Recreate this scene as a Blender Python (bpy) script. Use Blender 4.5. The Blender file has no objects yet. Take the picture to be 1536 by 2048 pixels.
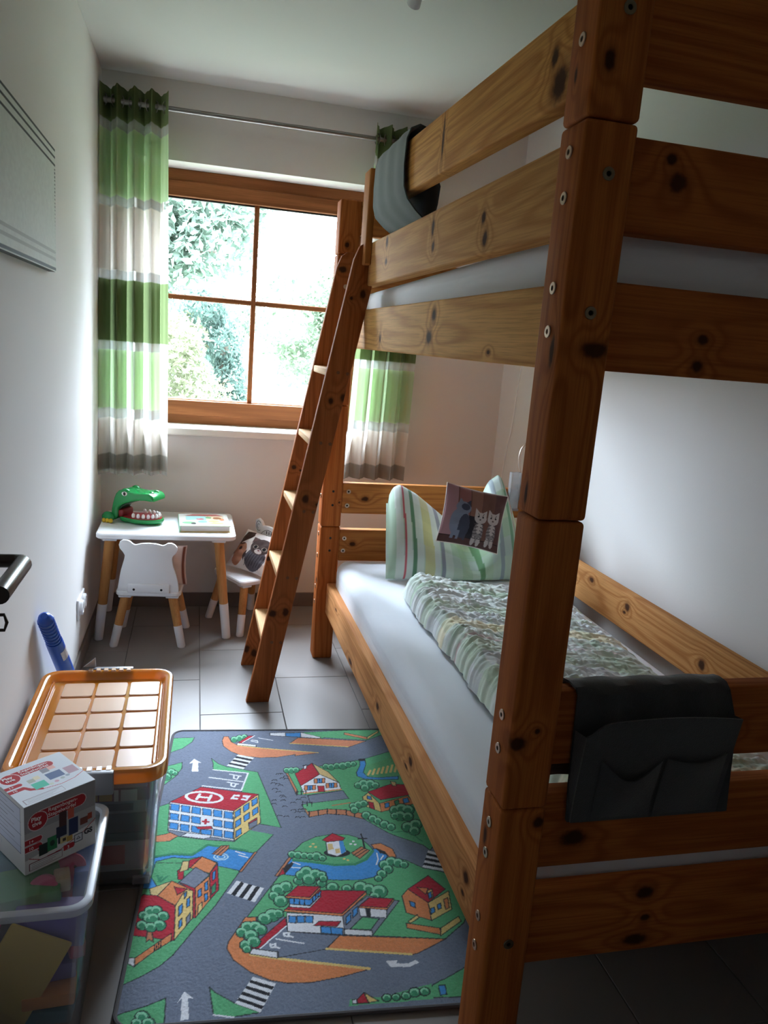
import bpy, bmesh, math, random
import numpy as np
from mathutils import Vector, Matrix

S = bpy.context.scene
COL = S.collection
R = math.radians

# ------------------------------------------------------------------ camera
YAW, PITCH, ROLL, FPX = R(14.2443), R(12.0246), R(4.5807), 1547.13
fw = Vector((math.sin(YAW) * math.cos(PITCH), math.cos(YAW) * math.cos(PITCH), -math.sin(PITCH)))
rt = Vector((math.cos(YAW), -math.sin(YAW), 0))
up = rt.cross(fw)
r2 = rt * math.cos(ROLL) + up * math.sin(ROLL)
u2 = -rt * math.sin(ROLL) + up * math.cos(ROLL)
cam_d = bpy.data.cameras.new('camera')
cam_d.sensor_fit = 'VERTICAL'
cam_d.sensor_height = 24.0
cam_d.lens = FPX / 2048 * 24.0
cam_d.clip_start = 0.02
cam_d.clip_end = 200
cam = bpy.data.objects.new('camera', cam_d)
COL.objects.link(cam)
m = Matrix((r2, u2, -fw)).transposed().to_4x4()
m.translation = Vector((0, 0, 1.3545))
cam.matrix_world = m
S.camera = cam

# ------------------------------------------------------------------ world, exposure
w = bpy.data.worlds.new('overcast_sky')
S.world = w
w.use_nodes = True
bg = w.node_tree.nodes['Background']
# overcast sky: brightness rises from the horizon to the zenith as (1 + 2 sin h) / 3
wn = w.node_tree
tc = wn.nodes.new('ShaderNodeTexCoord')
sp = wn.nodes.new('ShaderNodeSeparateXYZ')
wn.links.new(tc.outputs['Generated'], sp.inputs[0])
mr = wn.nodes.new('ShaderNodeMapRange')
wn.links.new(sp.outputs[2], mr.inputs[0])
for i_, v_ in enumerate((0.0, 1.0, 1 / 3, 1.0)):
    mr.inputs[i_ + 1].default_value = v_
ml = wn.nodes.new('ShaderNodeMath')
ml.operation = 'MULTIPLY'
wn.links.new(mr.outputs[0], ml.inputs[0])
ml.inputs[1].default_value = 100.0
wn.links.new(ml.outputs[0], bg.inputs[1])
bg.inputs[0].default_value = (0.80, 0.925, 1.10, 1)
S.view_settings.view_transform = 'Standard'
S.view_settings.look = 'None'
S.view_settings.exposure = 0.0
S.view_settings.gamma = 1.0
S.view_settings.use_curve_mapping = False
S.cycles.use_denoising = True
S.cycles.max_bounces = 14
S.cycles.diffuse_bounces = 8
S.cycles.transparent_max_bounces = 24
S.cycles.transmission_bounces = 8
S.cycles.sample_clamp_indirect = 8.0
S.cycles.caustics_reflective = False
S.cycles.caustics_refractive = False
# portal in the window opening: guides sampling of the sky, gives off no light of its own
pl = bpy.data.lights.new('window_portal', 'AREA')
pl.shape = 'RECTANGLE'
pl.size, pl.size_y = 1.2, 1.25
pl.cycles.is_portal = True
po = bpy.data.objects.new('window_portal', pl)
po.location = (0.267, 4.16, 1.5)
po.rotation_euler = (R(-90), 0, 0)
COL.objects.link(po)


# ------------------------------------------------------------------ colours and materials
def lin(v):
    v /= 255.0
    return v / 12.92 if v <= 0.04045 else ((v + 0.055) / 1.055) ** 2.4


def C(r, g, b):
    return (lin(r), lin(g), lin(b))


class NT:
    def __init__(s, name):
        s.m = bpy.data.materials.new(name)
        s.m.use_nodes = True
        s.t = s.m.node_tree
        s.t.nodes.clear()
        s.out = s.n('ShaderNodeOutputMaterial')

    def n(s, typ, **kw):
        nd = s.t.nodes.new(typ)
        for k, v in kw.items():
            setattr(nd, k, v)
        return nd

    def l(s, a, b):
        s.t.links.new(a, b)

    def setv(s, sock, v):
        if hasattr(v, 'is_output'):
            s.l(v, sock)
        else:
            sock.default_value = v

    def math(s, op, a, b=None, c=None, clamp=False):
        nd = s.n('ShaderNodeMath', operation=op, use_clamp=clamp)
        for i, v in enumerate((a, b, c)):
            if v is not None:
                s.setv(nd.inputs[i], v)
        return nd.outputs[0]

    def vmath(s, op, a, b=None):
        nd = s.n('ShaderNodeVectorMath', operation=op)
        s.setv(nd.inputs[0], a)
        if b is not None:
            s.setv(nd.inputs[1], b)
        return nd.outputs['Value'] if op in ('LENGTH', 'DISTANCE', 'DOT_PRODUCT') else nd.outputs[0]

    def noise(s, vec, scale, detail=3, rough=.55):
        nd = s.n('ShaderNodeTexNoise')
        s.l(vec, nd.inputs['Vector'])
        nd.inputs['Scale'].default_value = scale
        nd.inputs['Detail'].default_value = detail
        nd.inputs['Roughness'].default_value = rough
        return nd.outputs['Fac']

    def mix(s, f, a, b):
        nd = s.n('ShaderNodeMix', data_type='RGBA')
        s.setv(nd.inputs[0], f)
        for sock, v in ((nd.inputs[6], a), (nd.inputs[7], b)):
            s.setv(sock, v if hasattr(v, 'is_output') else (*v, 1))
        return nd.outputs[2]

    def sstep(s, v, lo, hi, a=0., b=1.):
        nd = s.n('ShaderNodeMapRange', interpolation_type='SMOOTHSTEP')
        s.setv(nd.inputs[0], v)
        for i, q in enumerate((lo, hi, a, b)):
            nd.inputs[i + 1].default_value = q
        return nd.outputs[0]

    def obj(s):
        return s.n('ShaderNodeTexCoord').outputs['Object']

    def bump(s, h, strength, dist=.001):
        nd = s.n('ShaderNodeBump')
        nd.inputs['Strength'].default_value = strength
        nd.inputs['Distance'].default_value = dist
        s.l(h, nd.inputs['Height'])
        return nd.outputs[0]

    def pbsdf(s, col, rough=.5, metal=0, normal=None, spec=.5, sheen=0):
        p = s.n('ShaderNodeBsdfPrincipled')
        s.setv(p.inputs['Base Color'], col if hasattr(col, 'is_output') else (*col, 1))
        s.setv(p.inputs['Roughness'], rough)
        p.inputs['Metallic'].default_value = metal
        p.inputs['Specular IOR Level'].default_value = spec
        p.inputs['Sheen Weight'].default_value = sheen
        if normal is not None:
            s.l(normal, p.inputs['Normal'])
        return p.outputs[0]

    def done(s, sh):
        s.l(sh, s.out.inputs[0])
        return s.m

    def mixsh(s, f, a, b):
        nd = s.n('ShaderNodeMixShader')
        s.setv(nd.inputs[0], f)
        s.l(a, nd.inputs[1])
        s.l(b, nd.inputs[2])
        return nd.outputs[0]


def pm(name, col, rough=.5, metal=0, bump=0, bscale=150, var=0, vscale=6, spec=.5, sheen=0):
    t = NT(name)
    o = t.obj()
    c = col
    if var:
        f = t.noise(o, vscale, 4)
        c = t.mix(f, tuple(x * (1 - var) for x in col), tuple(min(1, x * (1 + var)) for x in col))
    nrm = t.bump(t.noise(o, bscale, 4), bump) if bump else None
    return t.done(t.pbsdf(c, rough, metal, nrm, spec, sheen))


def vcol(name, rough=.8, bump=0, bscale=300, sheen=0, bdist=.001, spec=.3, stretch=None):
    t = NT(name)
    a = t.n('ShaderNodeVertexColor', layer_name='Col')
    nrm = None
    if bump:
        o = t.obj()
        if stretch:
            o = t.vmath('MULTIPLY', o, stretch)
        nrm = t.bump(t.noise(o, bscale, 4, .7), bump, bdist)
    return t.done(t.pbsdf(a.outputs[0], rough, 0, nrm, spec, sheen))


def clear_plastic(name, col, dif, gloss=.08, tint=(1, 1, 1), rough=.15, transl=0, fres=.8):
    """see-through plastic: tinted transparency, some body colour, a gloss coat"""
    t = NT(name)
    tr = t.n('ShaderNodeBsdfTransparent')
    tr.inputs[0].default_value = (*tint, 1)
    d = t.n('ShaderNodeBsdfDiffuse')
    d.inputs[0].default_value = (*col, 1)
    body = d.outputs[0]
    if transl:
        tl = t.n('ShaderNodeBsdfTranslucent')
        tl.inputs[0].default_value = (*col, 1)
        body = t.mixsh(transl, body, tl.outputs[0])
    g = t.n('ShaderNodeBsdfGlossy')
    g.inputs['Roughness'].default_value = rough
    lw = t.n('ShaderNodeLayerWeight')
    lw.inputs[0].default_value = .25
    f = t.math('MULTIPLY_ADD', lw.outputs['Fresnel'], fres, gloss * .5, clamp=True)
    a = t.mixsh(dif, tr.outputs[0], body)
    return t.done(t.mixsh(f, a, g.outputs[0]))


def wood(name, axis, knots=(), seed=0, light=(198, 146, 88), dark=(158, 100, 52), rough=.72, ring=15.0, off=(0, 0, 0)):
    """pine: stretched rings that bend around the knots, fine fibres, dark knots; knots = (x,y,z,r_along,r_across)"""
    t = NT(name)
    o = t.obj()
    sc = [1.0, 1.0, 1.0]
    sc[axis] = .07
    mp = t.n('ShaderNodeMapping')
    t.l(o, mp.inputs[0])
    mp.inputs['Location'].default_value = (seed * 3.1, seed * 1.7, seed * 2.3)
    mp.inputs['Scale'].default_value = sc
    base = t.noise(mp.outputs[0], 7, 2, .4)
    kn = None
    halo = None
    for k in knots:
        c = (k[0] - off[0], k[1] - off[1], k[2] - off[2])
        rad = [k[4]] * 3
        rad[axis] = k[3]
        wob = t.n('ShaderNodeVectorMath', operation='SUBTRACT')
        t.l(o, wob.inputs[0])
        wob.inputs[1].default_value = c
        d = t.vmath('LENGTH', t.vmath('MULTIPLY', wob.outputs[0], tuple(1 / r for r in rad)))
        h = t.math('POWER', 2.718, t.math('MULTIPLY', t.math('MULTIPLY', d, d), -.16))
        halo = h if halo is None else t.math('ADD', halo, h)
        kn = d if kn is None else t.math('MINIMUM', kn, d)
    ph = t.math('MULTIPLY', base, ring)
    if halo is not None:
        ph = t.math('MULTIPLY_ADD', halo, 1.7, ph)
    s = t.math('SINE', t.math('MULTIPLY', ph, 6.283))
    s = t.math('MULTIPLY_ADD', s, .5, .5)
    s = t.math('POWER', s, 2.2)
    fsc = [1.0, 1.0, 1.0]
    fsc[axis] = .02
    fm = t.n('ShaderNodeMapping')
    t.l(o, fm.inputs[0])
    fm.inputs['Scale'].default_value = fsc
    fib = t.noise(fm.outputs[0], 300, 3, .65)
    blot = t.noise(mp.outputs[0], 2.2, 2, .5)
    L, D = C(*light), C(*dark)
    col = t.mix(t.math('MULTIPLY', s, .62), L, D)
    col = t.mix(t.sstep(fib, .35, .75, 0, .5), col, tuple(x * .72 for x in D))
    col = t.mix(t.sstep(blot, .35, .75, 0, .4), col, tuple(x * .8 for x in D))
    if kn is not None:
        wn = t.math('MULTIPLY_ADD', t.noise(o, 60, 2), .7, kn)
        wn = t.math('SUBTRACT', wn, .35)
        col = t.mix(t.sstep(wn, .8, 2.0, .5, 0), col, C(120, 66, 30))
        col = t.mix(t.sstep(wn, .55, 1.15, .93, 0), col, C(58, 30, 16))
    nrm = t.bump(fib, .12, .0006)
    return t.done(t.pbsdf(col, rough, 0, nrm, .14))


# ------------------------------------------------------------------ meshes
class M:
    def __init__(s):
        s.v, s.f = [], []

    def add(s, vs, fs):
        k = len(s.v)
        s.v += [tuple(x) for x in vs]
        s.f += [tuple(i + k for i in q) for q in fs]
        return s

    def bm(s, bm):
        bm.verts.index_update()
        s.add([v.co for v in bm.verts], [[v.index for v in f.verts] for f in bm.faces])
        bm.free()
        return s

    def box(s, x0, x1, y0, y1, z0, z1, bev=0, seg=2):
        if not bev:
            v = [(x, y, z) for z in (z0, z1) for y in (y0, y1) for x in (x0, x1)]
            return s.add(v, [(0, 2, 3, 1), (4, 5, 7, 6), (0, 1, 5, 4), (2, 6, 7, 3), (0, 4, 6, 2), (1, 3, 7, 5)])
        b = bmesh.new()
        bmesh.ops.create_cube(b, size=1, matrix=Matrix.Translation(((x0 + x1) / 2, (y0 + y1) / 2, (z0 + z1) / 2)) @ Matrix.Diagonal((x1 - x0, y1 - y0, z1 - z0, 1)))
        bmesh.ops.bevel(b, geom=b.edges[:], offset=bev, segments=seg, profile=.5, affect='EDGES')
        return s.bm(b)

    def tube(s, pts, rad, n=12, cap=True):
        pts = [Vector(p) for p in pts]
        if not hasattr(rad, '__len__'):
            rad = [rad] * len(pts)
        k = len(s.v)
        prev = None
        for i, p in enumerate(pts):
            d = (pts[min(i + 1, len(pts) - 1)] - pts[max(i - 1, 0)]).normalized()
            if prev is None:
                a = d.orthogonal().normalized()
            else:
                a = (prev - d * prev.dot(d)).normalized()
            prev = a
            b = d.cross(a)
            for j in range(n):
                t = 2 * math.pi * j / n
                s.v.append(tuple(p + (a * math.cos(t) + b * math.sin(t)) * rad[i]))
        for i in range(len(pts) - 1):
            for j in range(n):
                s.f.append((k + i * n + j, k + i * n + (j + 1) % n, k + (i + 1) * n + (j + 1) % n, k + (i + 1) * n + j))
        if cap:
            s.f.append(tuple(k + j for j in range(n))[::-1])
            s.f.append(tuple(k + (len(pts) - 1) * n + j for j in range(n)))
        return s

    def ball(s, c, rx, ry=None, rz=None, nu=14, nv=9):
        ry = rx if ry is None else ry
        rz = rx if rz is None else rz
        b = bmesh.new()
        bmesh.ops.create_uvsphere(b, u_segments=nu, v_segments=nv, radius=1, matrix=Matrix.Translation(c) @ Matrix.Diagonal((rx, ry, rz, 1)))
        return s.bm(b)

    def prism(s, poly, axis, a, b, bev=0, seg=2):
        """2-D outline extruded along axis from a to b; outline in the other two axes in xyz order"""
        def p3(q, h):
            q = list(q)
            q.insert(axis, h)
            return q
        bm = bmesh.new()
        f = bm.faces.new([bm.verts.new(p3(q, a)) for q in poly])
        e = bmesh.ops.extrude_face_region(bm, geom=[f])
        for v in [g for g in e['geom'] if isinstance(g, bmesh.types.BMVert)]:
            v.co[axis] = b
        bmesh.ops.recalc_face_normals(bm, faces=bm.faces[:])
        if bev:
            ed = [x for x in bm.edges if abs(x.verts[0].co[axis] - x.verts[1].co[axis]) < 1e-6]
            bmesh.ops.bevel(bm, geom=ed, offset=bev, segments=seg, profile=.5, affect='EDGES', clamp_overlap=True)
        return s.bm(bm)

    def grid(s, P):
        P = np.asarray(P, float)
        ny, nx = P.shape[:2]
        k = len(s.v)
        s.v += [tuple(x) for x in P.reshape(-1, 3)]
        for j in range(ny - 1):
            for i in range(nx - 1):
                a = k + j * nx + i
                s.f.append((a, a + 1, a + nx + 1, a + nx))
        return s

    def loft(s, loops, cap0=False, cap1=False):
        k = len(s.v)
        n = len(loops[0])
        for lp in loops:
            s.v += [tuple(x) for x in lp]
        for i in range(len(loops) - 1):
            for j in range(n):
                s.f.append((k + i * n + j, k + i * n + (j + 1) % n, k + (i + 1) * n + (j + 1) % n, k + (i + 1) * n + j))
        if cap0:
            s.f.append(tuple(range(k + n - 1, k - 1, -1)))
        if cap1:
            s.f.append(tuple(range(k + (len(loops) - 1) * n, k + len(loops) * n)))
        return s

    def lathe(s, prof, c, axis=2, n=20, sgn=1):
        loops = []
        for r, h in prof:
            lp = []
            for j in range(n):
                t = 2 * math.pi * j / n
                q = [r * math.cos(t), r * math.sin(t)]
                q.insert(axis, sgn * h)
                lp.append([q[i] + c[i] for i in range(3)])
            loops.append(lp)
        return s.loft(loops, True, True)


def rrect(x0, x1, y0, y1, r, z, n=5):
    out = []
    for cx, cy, a0 in ((x1 - r, y1 - r, 0), (x0 + r, y1 - r, 90), (x0 + r, y0 + r, 180), (x1 - r, y0 + r, 270)):
        for i in range(n + 1):
            a = R(a0 + 90 * i / n)
            out.append((cx + r * math.cos(a), cy + r * math.sin(a), z))
    return out


OFF = {}


def tag(o, label, cat, group=None, kind=None):
    o['label'] = label
    o['category'] = cat
    if group:
        o['group'] = group
    if kind:
        o['kind'] = kind
    return o


def thing(name, label, cat, loc=(0, 0, 0), rotz=0, local=False, group=None):
    """an Empty at the thing's base; parts come in world coordinates unless local"""
    o = bpy.data.objects.new(name, None)
    o.empty_display_size = .05
    o.location = loc
    o.rotation_euler = (0, 0, rotz)
    COL.objects.link(o)
    OFF[o.name] = (0, 0, 0) if (local or rotz) else tuple(loc)
    tag(o, label, cat, group)
    return o


def ob(name, mb, mat, parent=None, smooth=False, label=None, kind=None):
    off = OFF.get(parent.name, (0, 0, 0)) if parent else (0, 0, 0)
    me = bpy.data.meshes.new(name)
    if isinstance(mb, M):
        v = np.array(mb.v, float) - np.array(off)
        me.from_pydata(v.tolist(), [], mb.f)
    else:
        me = mb
    if mat:
        me.materials.append(mat)
    if smooth:
        me.polygons.foreach_set('use_smooth', [True] * len(me.polygons))
        if smooth != 'all':
            try:
                me.set_sharp_from_angle(angle=R(smooth if isinstance(smooth, (int, float)) and smooth > 1 else 40))
            except Exception:
                pass
    me.update()
    o = bpy.data.objects.new(name, me)
    COL.objects.link(o)
    if parent:
        o.parent = parent
        OFF[o.name] = off
    if label:
        o['label'] = label
    if kind:
        o['kind'] = kind
    return o


def struct(name, mb, mat, smooth=False):
    o = ob(name, mb, mat, None, smooth)
    o['kind'] = 'structure'
    return o


def setcol(o, arr, name='Col'):
    """per-vertex colours (n,3) linear"""
    me = o.data
    a = me.attributes.new(name, 'FLOAT_COLOR', 'POINT')
    q = np.ones((len(me.vertices), 4), np.float32)
    q[:, :3] = np.asarray(arr, np.float32).reshape(-1, 3)
    a.data.foreach_set('color', q.ravel())


def gridmesh(P, mask=None):
    """fast big grid mesh from (ny,nx,3)"""
    ny, nx = P.shape[:2]
    me = bpy.data.meshes.new('grid')
    idx = np.arange(ny * nx).reshape(ny, nx)
    q = np.stack([idx[:-1, :-1], idx[:-1, 1:], idx[1:, 1:], idx[1:, :-1]], -1).reshape(-1, 4)
    if mask is not None:
        q = q[mask.reshape(-1)]
    me.vertices.add(ny * nx)
    me.vertices.foreach_set('co', np.ascontiguousarray(P, np.float32).ravel())
    me.loops.add(len(q) * 4)
    me.loops.foreach_set('vertex_index', q.astype(np.int32).ravel())
    me.polygons.add(len(q))
    me.polygons.foreach_set('loop_start', np.arange(0, len(q) * 4, 4, dtype=np.int32))
    me.polygons.foreach_set('loop_total', np.full(len(q), 4, np.int32))
    me.polygons.foreach_set('use_smooth', np.ones(len(q), bool))
    me.update(calc_edges=True)
    return me


def vnoise(ny, nx, cy, cx, seed):
    """smooth value noise -1..1"""
    g = np.random.RandomState(seed).uniform(-1, 1, (cy + 2, cx + 2))
    y = np.linspace(0, cy, ny)
    x = np.linspace(0, cx, nx)
    iy = np.minimum(y.astype(int), cy)
    ix = np.minimum(x.astype(int), cx)
    fy = y - iy
    fx = x - ix
    fy = (fy * fy * (3 - 2 * fy))[:, None]
    fx = (fx * fx * (3 - 2 * fx))[None]
    a = g[np.ix_(iy, ix)]
    b = g[np.ix_(iy, ix + 1)]
    c = g[np.ix_(iy + 1, ix)]
    d = g[np.ix_(iy + 1, ix + 1)]
    return (a * (1 - fx) + b * fx) * (1 - fy) + (c * (1 - fx) + d * fx) * fy


class Canvas:
    """flat print drawn on a grid of cells: origin lower left, units as given"""

    def __init__(s, w, h, nx, ny, base):
        s.w, s.h = w, h
        s.X, s.Y = np.meshgrid(np.linspace(0, w, nx), np.linspace(0, h, ny))
        s.c = np.empty((ny, nx, 3))
        s.c[:] = base

    def win(s, pts, pad):
        p = np.asarray(pts, float)
        ny, nx = s.X.shape
        i0 = max(0, int((p[:, 0].min() - pad) / s.w * (nx - 1)))
        i1 = min(nx, int((p[:, 0].max() + pad) / s.w * (nx - 1)) + 2)
        j0 = max(0, int((p[:, 1].min() - pad) / s.h * (ny - 1)))
        j1 = min(ny, int((p[:, 1].max() + pad) / s.h * (ny - 1)) + 2)
        return slice(j0, max(j0, j1)), slice(i0, max(i0, i1))

    def fill(s, pts, col, a=1.0):
        sj, si = s.win(pts, 0)
        x, y = s.X[sj, si], s.Y[sj, si]
        if not x.size:
            return
        ins = np.zeros(x.shape, bool)
        n = len(pts)
        for i in range(n):
            x0, y0 = pts[i]
            x1, y1 = pts[(i + 1) % n]
            if y0 == y1:
                continue
            ins ^= ((y0 > y) != (y1 > y)) & (x < (x1 - x0) * (y - y0) / (y1 - y0) + x0)
        v = s.c[sj, si]
        v[ins] = v[ins] * (1 - a) + np.array(col) * a

    def line(s, pts, wd, col, a=1.0):
        for i in range(len(pts) - 1):
            seg = pts[i:i + 2]
            sj, si = s.win(seg, wd)
            x, y = s.X[sj, si], s.Y[sj, si]
            if not x.size:
                continue
            (x0, y0), (x1, y1) = seg
            dx, dy = x1 - x0, y1 - y0
            L2 = dx * dx + dy * dy or 1e-9
            t = np.clip(((x - x0) * dx + (y - y0) * dy) / L2, 0, 1)
            d = np.hypot(x - x0 - t * dx, y - y0 - t * dy)
            ins = d < wd / 2
            v = s.c[sj, si]
            v[ins] = v[ins] * (1 - a) + np.array(col) * a

    def ell(s, cx, cy, rx, ry, col, a=1.0, tilt=0):
        t = np.linspace(0, 2 * np.pi, 24, endpoint=False)
        c, n = math.cos(tilt), math.sin(tilt)
        s.fill([(cx + rx * math.cos(q) * c - ry * math.sin(q) * n, cy + rx * math.cos(q) * n + ry * math.sin(q) * c) for q in t], col, a)

    def rect(s, x0, y0, x1, y1, col, a=1.0):
        s.fill([(x0, y0), (x1, y0), (x1, y1), (x0, y1)], col, a)


def text_mesh(txt, size, mat_fn, align='LEFT', bold=0.0):
    """lettering as a flat mesh; mat_fn maps (x,y) in text space to a 3-D point"""
    cu = bpy.data.curves.new('txt', 'FONT')
    cu.body = txt
    cu.size = size
    cu.align_x = align
    cu.offset = bold
    cu.resolution_u = 3
    to = bpy.data.objects.new('txt', cu)
    COL.objects.link(to)
    dg = bpy.context.evaluated_depsgraph_get()
    me = to.evaluated_get(dg).to_mesh()
    mb = M()
    mb.add([mat_fn(v.co.x, v.co.y) for v in me.vertices], [tuple(p.vertices) for p in me.polygons])
    to.evaluated_get(dg).to_mesh_clear()
    bpy.data.objects.remove(to)
    bpy.data.curves.remove(cu)
    return mb


# shared materials
WALL = pm('wall_paint', C(216, 214, 212), .9, bump=.25, bscale=220, spec=.2)
CEIL = pm('ceiling_paint', C(200, 199, 197), .95, bump=.1, bscale=200, spec=.1)
WHITE = pm('white_lacquer', C(232, 234, 236), .35, var=.02)
WPLAS = pm('white_plastic', C(235, 236, 238), .3)
METAL = pm('nickel_metal', C(205, 190, 175), .32, 1)
STEEL = pm('brushed_steel', C(132, 128, 122), .38, 1, bump=.1, bscale=400)
_b = NT('bolt_metal')
_d = _b.vmath('LENGTH', _b.obj())
_c = _b.mix(_b.sstep(_d, .0035, .0045), C(20, 16, 14), C(186, 158, 136))
BOLTM = _b.done(_b.pbsdf(_c, .35, .9))
_b = NT('bolt_zinc')
_d = _b.vmath('LENGTH', _b.obj())
_c = _b.mix(_b.sstep(_d, .0035, .0045), C(18, 16, 14), C(140, 126, 104))
BOLTZ = _b.done(_b.pbsdf(_c, .35, .9))
DARKM = pm('dark_bronze_metal', C(70, 64, 60), .28, 1)
BLACK = pm('black_hole', C(14, 12, 12), .7)
FELT = pm('charcoal_felt', C(54, 56, 58), .95, bump=.8, bscale=500, var=.25, vscale=90, sheen=.4)
FELT2 = pm('grey_felt', C(62, 72, 70), .95, bump=.8, bscale=500, var=.25, vscale=60, sheen=.4)
SHEET = pm('white_cotton_sheet', C(222, 226, 232), .85, bump=.15, bscale=60, sheen=.2)
WINWOOD = wood('window_frame_wood', 0, seed=3, light=(136, 84, 48), dark=(98, 56, 28), ring=6)
WINWOODV = wood('window_frame_wood_upright', 2, seed=4, light=(136, 84, 48), dark=(98, 56, 28), ring=6)
LEGWOOD = wood('leg_pine', 2, seed=8, light=(214, 160, 104), dark=(176, 120, 66), ring=5)

# ================================================================== THE ROOM
XL, XR, YB, ZC = -.425, 1.548, 3.829, 2.42
YN = .20                                                   # room side of the near wall
# floor with its tiles
GROUT = pm('grout', C(96, 92, 90), .9)
TILE = pm('grey_floor_tile', C(132, 127, 124), .38, bump=.05, bscale=90, var=.05, vscale=3)
floor = struct('floor', M().box(-1.0, 1.7, -1.4, 3.95, -.08, -.003), GROUT)
tile_cache = {}
for k in range(-4, 6):
    xa, xb = .047 + .3 * k, .347 + .3 * k
    for q in range(-8, 4):
        ya = 2.95 + .6 * q + (.3 if k % 2 == 0 else 0)
        yb = ya + .6
        a, b, c, d = max(xa, -.99), min(xb, XR), max(ya, -1.39), min(yb, YB)
        if b - a < .02 or d - c < .02:
            continue
        key = (round(b - a, 4), round(d - c, 4))
        if key not in tile_cache:
            hx, hy = key[0] / 2 - .0013, key[1] / 2 - .0013
            o = ob('tile', M().box(-hx, hx, -hy, hy, -.012, 0, .0012, 1), TILE, floor)
            tile_cache[key] = o
        else:
            o = tile_cache[key].copy()
            COL.objects.link(o)
        o.location = ((a + b) / 2, (c + d) / 2, 0)
struct('ceiling', M().box(-1.0, 1.75, -1.4, 4.2, ZC, ZC + .12), CEIL)
struct('wall_left', M().box(XL - .1, XL, .2, 4.15, 0, ZC), WALL)
struct('wall_right', M().box(XR, XR + .1, -.1, 4.15, 0, ZC), WALL)
OX0, OX1, OZ0, OZ1 = -.285, .82, .868, 2.092
struct('wall_back', M().box(XL, OX0, YB, 4.15, 0, ZC).box(OX1, XR, YB, 4.15, 0, ZC)
       .box(OX0, OX1, YB, 4.15, 0, OZ0).box(OX0, OX1, YB, 4.15, OZ1, ZC), WALL)
struct('wall_front', M().box(XL - .5, -.32, .08, YN, 0, ZC).box(.58, XR, .08, YN, 0, ZC).box(-.32, .58, .08, YN, 2.02, ZC), WALL)
struct('wall_hall', M().box(-1.0, -.92, -1.4, .08, 0, ZC).box(1.62, 1.7, -1.4, .08, 0, ZC).box(-.92, 1.62, -1.4, -1.3, 0, ZC), WALL)
BASE = pm('baseboard_tile', C(112, 104, 99), .4, var=.05, vscale=4)
struct('baseboard_back', M().box(XL + .01, XR - .01, YB - .01, YB, 0, .073, .0015, 1), BASE)
struct('baseboard_left', M().box(XL, XL + .01, 1.1, YB, 0, .073, .0015, 1), BASE)
struct('baseboard_right', M().box(XR - .01, XR, .2, YB, 0, .073, .0015, 1), BASE)

# unseen glowing globe added behind the camera as weak fill for the near side
hl = thing('hall_fill_light', 'unseen globe added as fill light in the hall behind the camera', 'lamp', (.05, -.75, ZC))
ob('fill_mount', M().lathe([(.05, 0), (.05, .03), (.03, .04)], (.05, -.75, ZC), 2, 20, -1), WPLAS, hl, True)
gm = NT('fill_glow')
ge = gm.n('ShaderNodeEmission')
ge.inputs[0].default_value = (1.0, .93, .86, 1)
ge.inputs[1].default_value = 1.8
ob('fill_globe', M().ball((.05, -.75, ZC - .17), .14, nu=24, nv=14), gm.done(ge.outputs[0]), hl, 'all')

# door leaf standing open, only its handle reaches into the picture
DOORM = pm('door_white', C(224, 222, 218), .45)
dr = struct('door_1', M().box(-.302, -.262, .215, 1.05, .008, 1.99, .002, 1), DOORM)
hm = M().tube([(-.262, 1.0, 1.06), (-.212, 1.0, 1.06), (-.203, .996, 1.06), (-.2, .987, 1.06), (-.2, .868, 1.06)], [.0085, .0085, .0095, .0105, .0105], 16)
hd = ob('door_handle', hm, DARKM, dr, True, 'dark metal door lever')
ob('rosette', M().lathe([(.026, 0), (.026, .006), (.023, .008)], (-.262, 1.0, 1.06), 0, 24), DARKM, hd, True)
km = M().tube([(-.262, .99, .985), (-.245, .99, .985)], .003, 8)
km.tube([(-.245, .985, .975), (-.222, .985, .975), (-.219, .985, .985), (-.222, .985, .995), (-.245, .985, .995), (-.248, .985, .985), (-.245, .985, .975)], .0022, 8)
ob('key', km, DARKM, dr, True)

# ------------------------------------------------------------------ window
FY = 4.0
win = struct('window_1', M().box(OX0, OX1, FY, FY + .08, 2.036, OZ1, .003, 1).box(OX0, OX1, FY, FY + .08, .895, .949, .003, 1), WINWOOD)
ob('frame_post', M().box(OX0, OX0 + .05, FY + .001, FY + .079, .949, 2.036, .003, 1), WINWOODV, win)
ob('frame_post', M().box(OX1 - .05, OX1, FY + .001, FY + .079, .949, 2.036, .003, 1), WINWOODV, win)
sash = ob('sash', M().box(OX0 + .045, OX1 - .045, FY - .014, FY + .05, 1.970, 2.038, .004, 2).box(OX0 + .045, OX1 - .045, FY - .014, FY + .05, .946, 1.018, .004, 2), WINWOOD, win)
ob('sash_post', M().box(OX0 + .045, OX0 + .115, FY - .013, FY + .049, 1.018, 1.970, .004, 2), WINWOODV, sash)
ob('sash_post', M().box(OX1 - .115, OX1 - .045, FY - .013, FY + .049, 1.018, 1.970, .004, 2), WINWOODV, sash)
GSEAL = pm('black_seal', C(16, 16, 18), .6)
ob('glass_seal', M().box(OX0 + .115, OX1 - .115, FY + .012, FY + .03, 1.962, 1.972), GSEAL, sash)
ob('glazing_bar', M().box(.255, .279, FY + .008, FY + .024, 1.018, 1.970, .003, 1), WINWOODV, sash)
ob('glazing_bar', M().box(OX0 + .115, .255, FY + .009, FY + .023, 1.501, 1.525, .003, 1), WINWOOD, sash)
ob('glazing_bar', M().box(.279, OX1 - .115, FY + .009, FY + .023, 1.501, 1.525, .003, 1), WINWOOD, sash)
ob('drip_rail', M().box(OX0 + .115, OX1 - .115, FY + .02, FY + .05, 1.016, 1.026, .002, 1), pm('pale_aluminium', C(215, 218, 220), .4, .6), sash)
gt = NT('window_glass')
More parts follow.
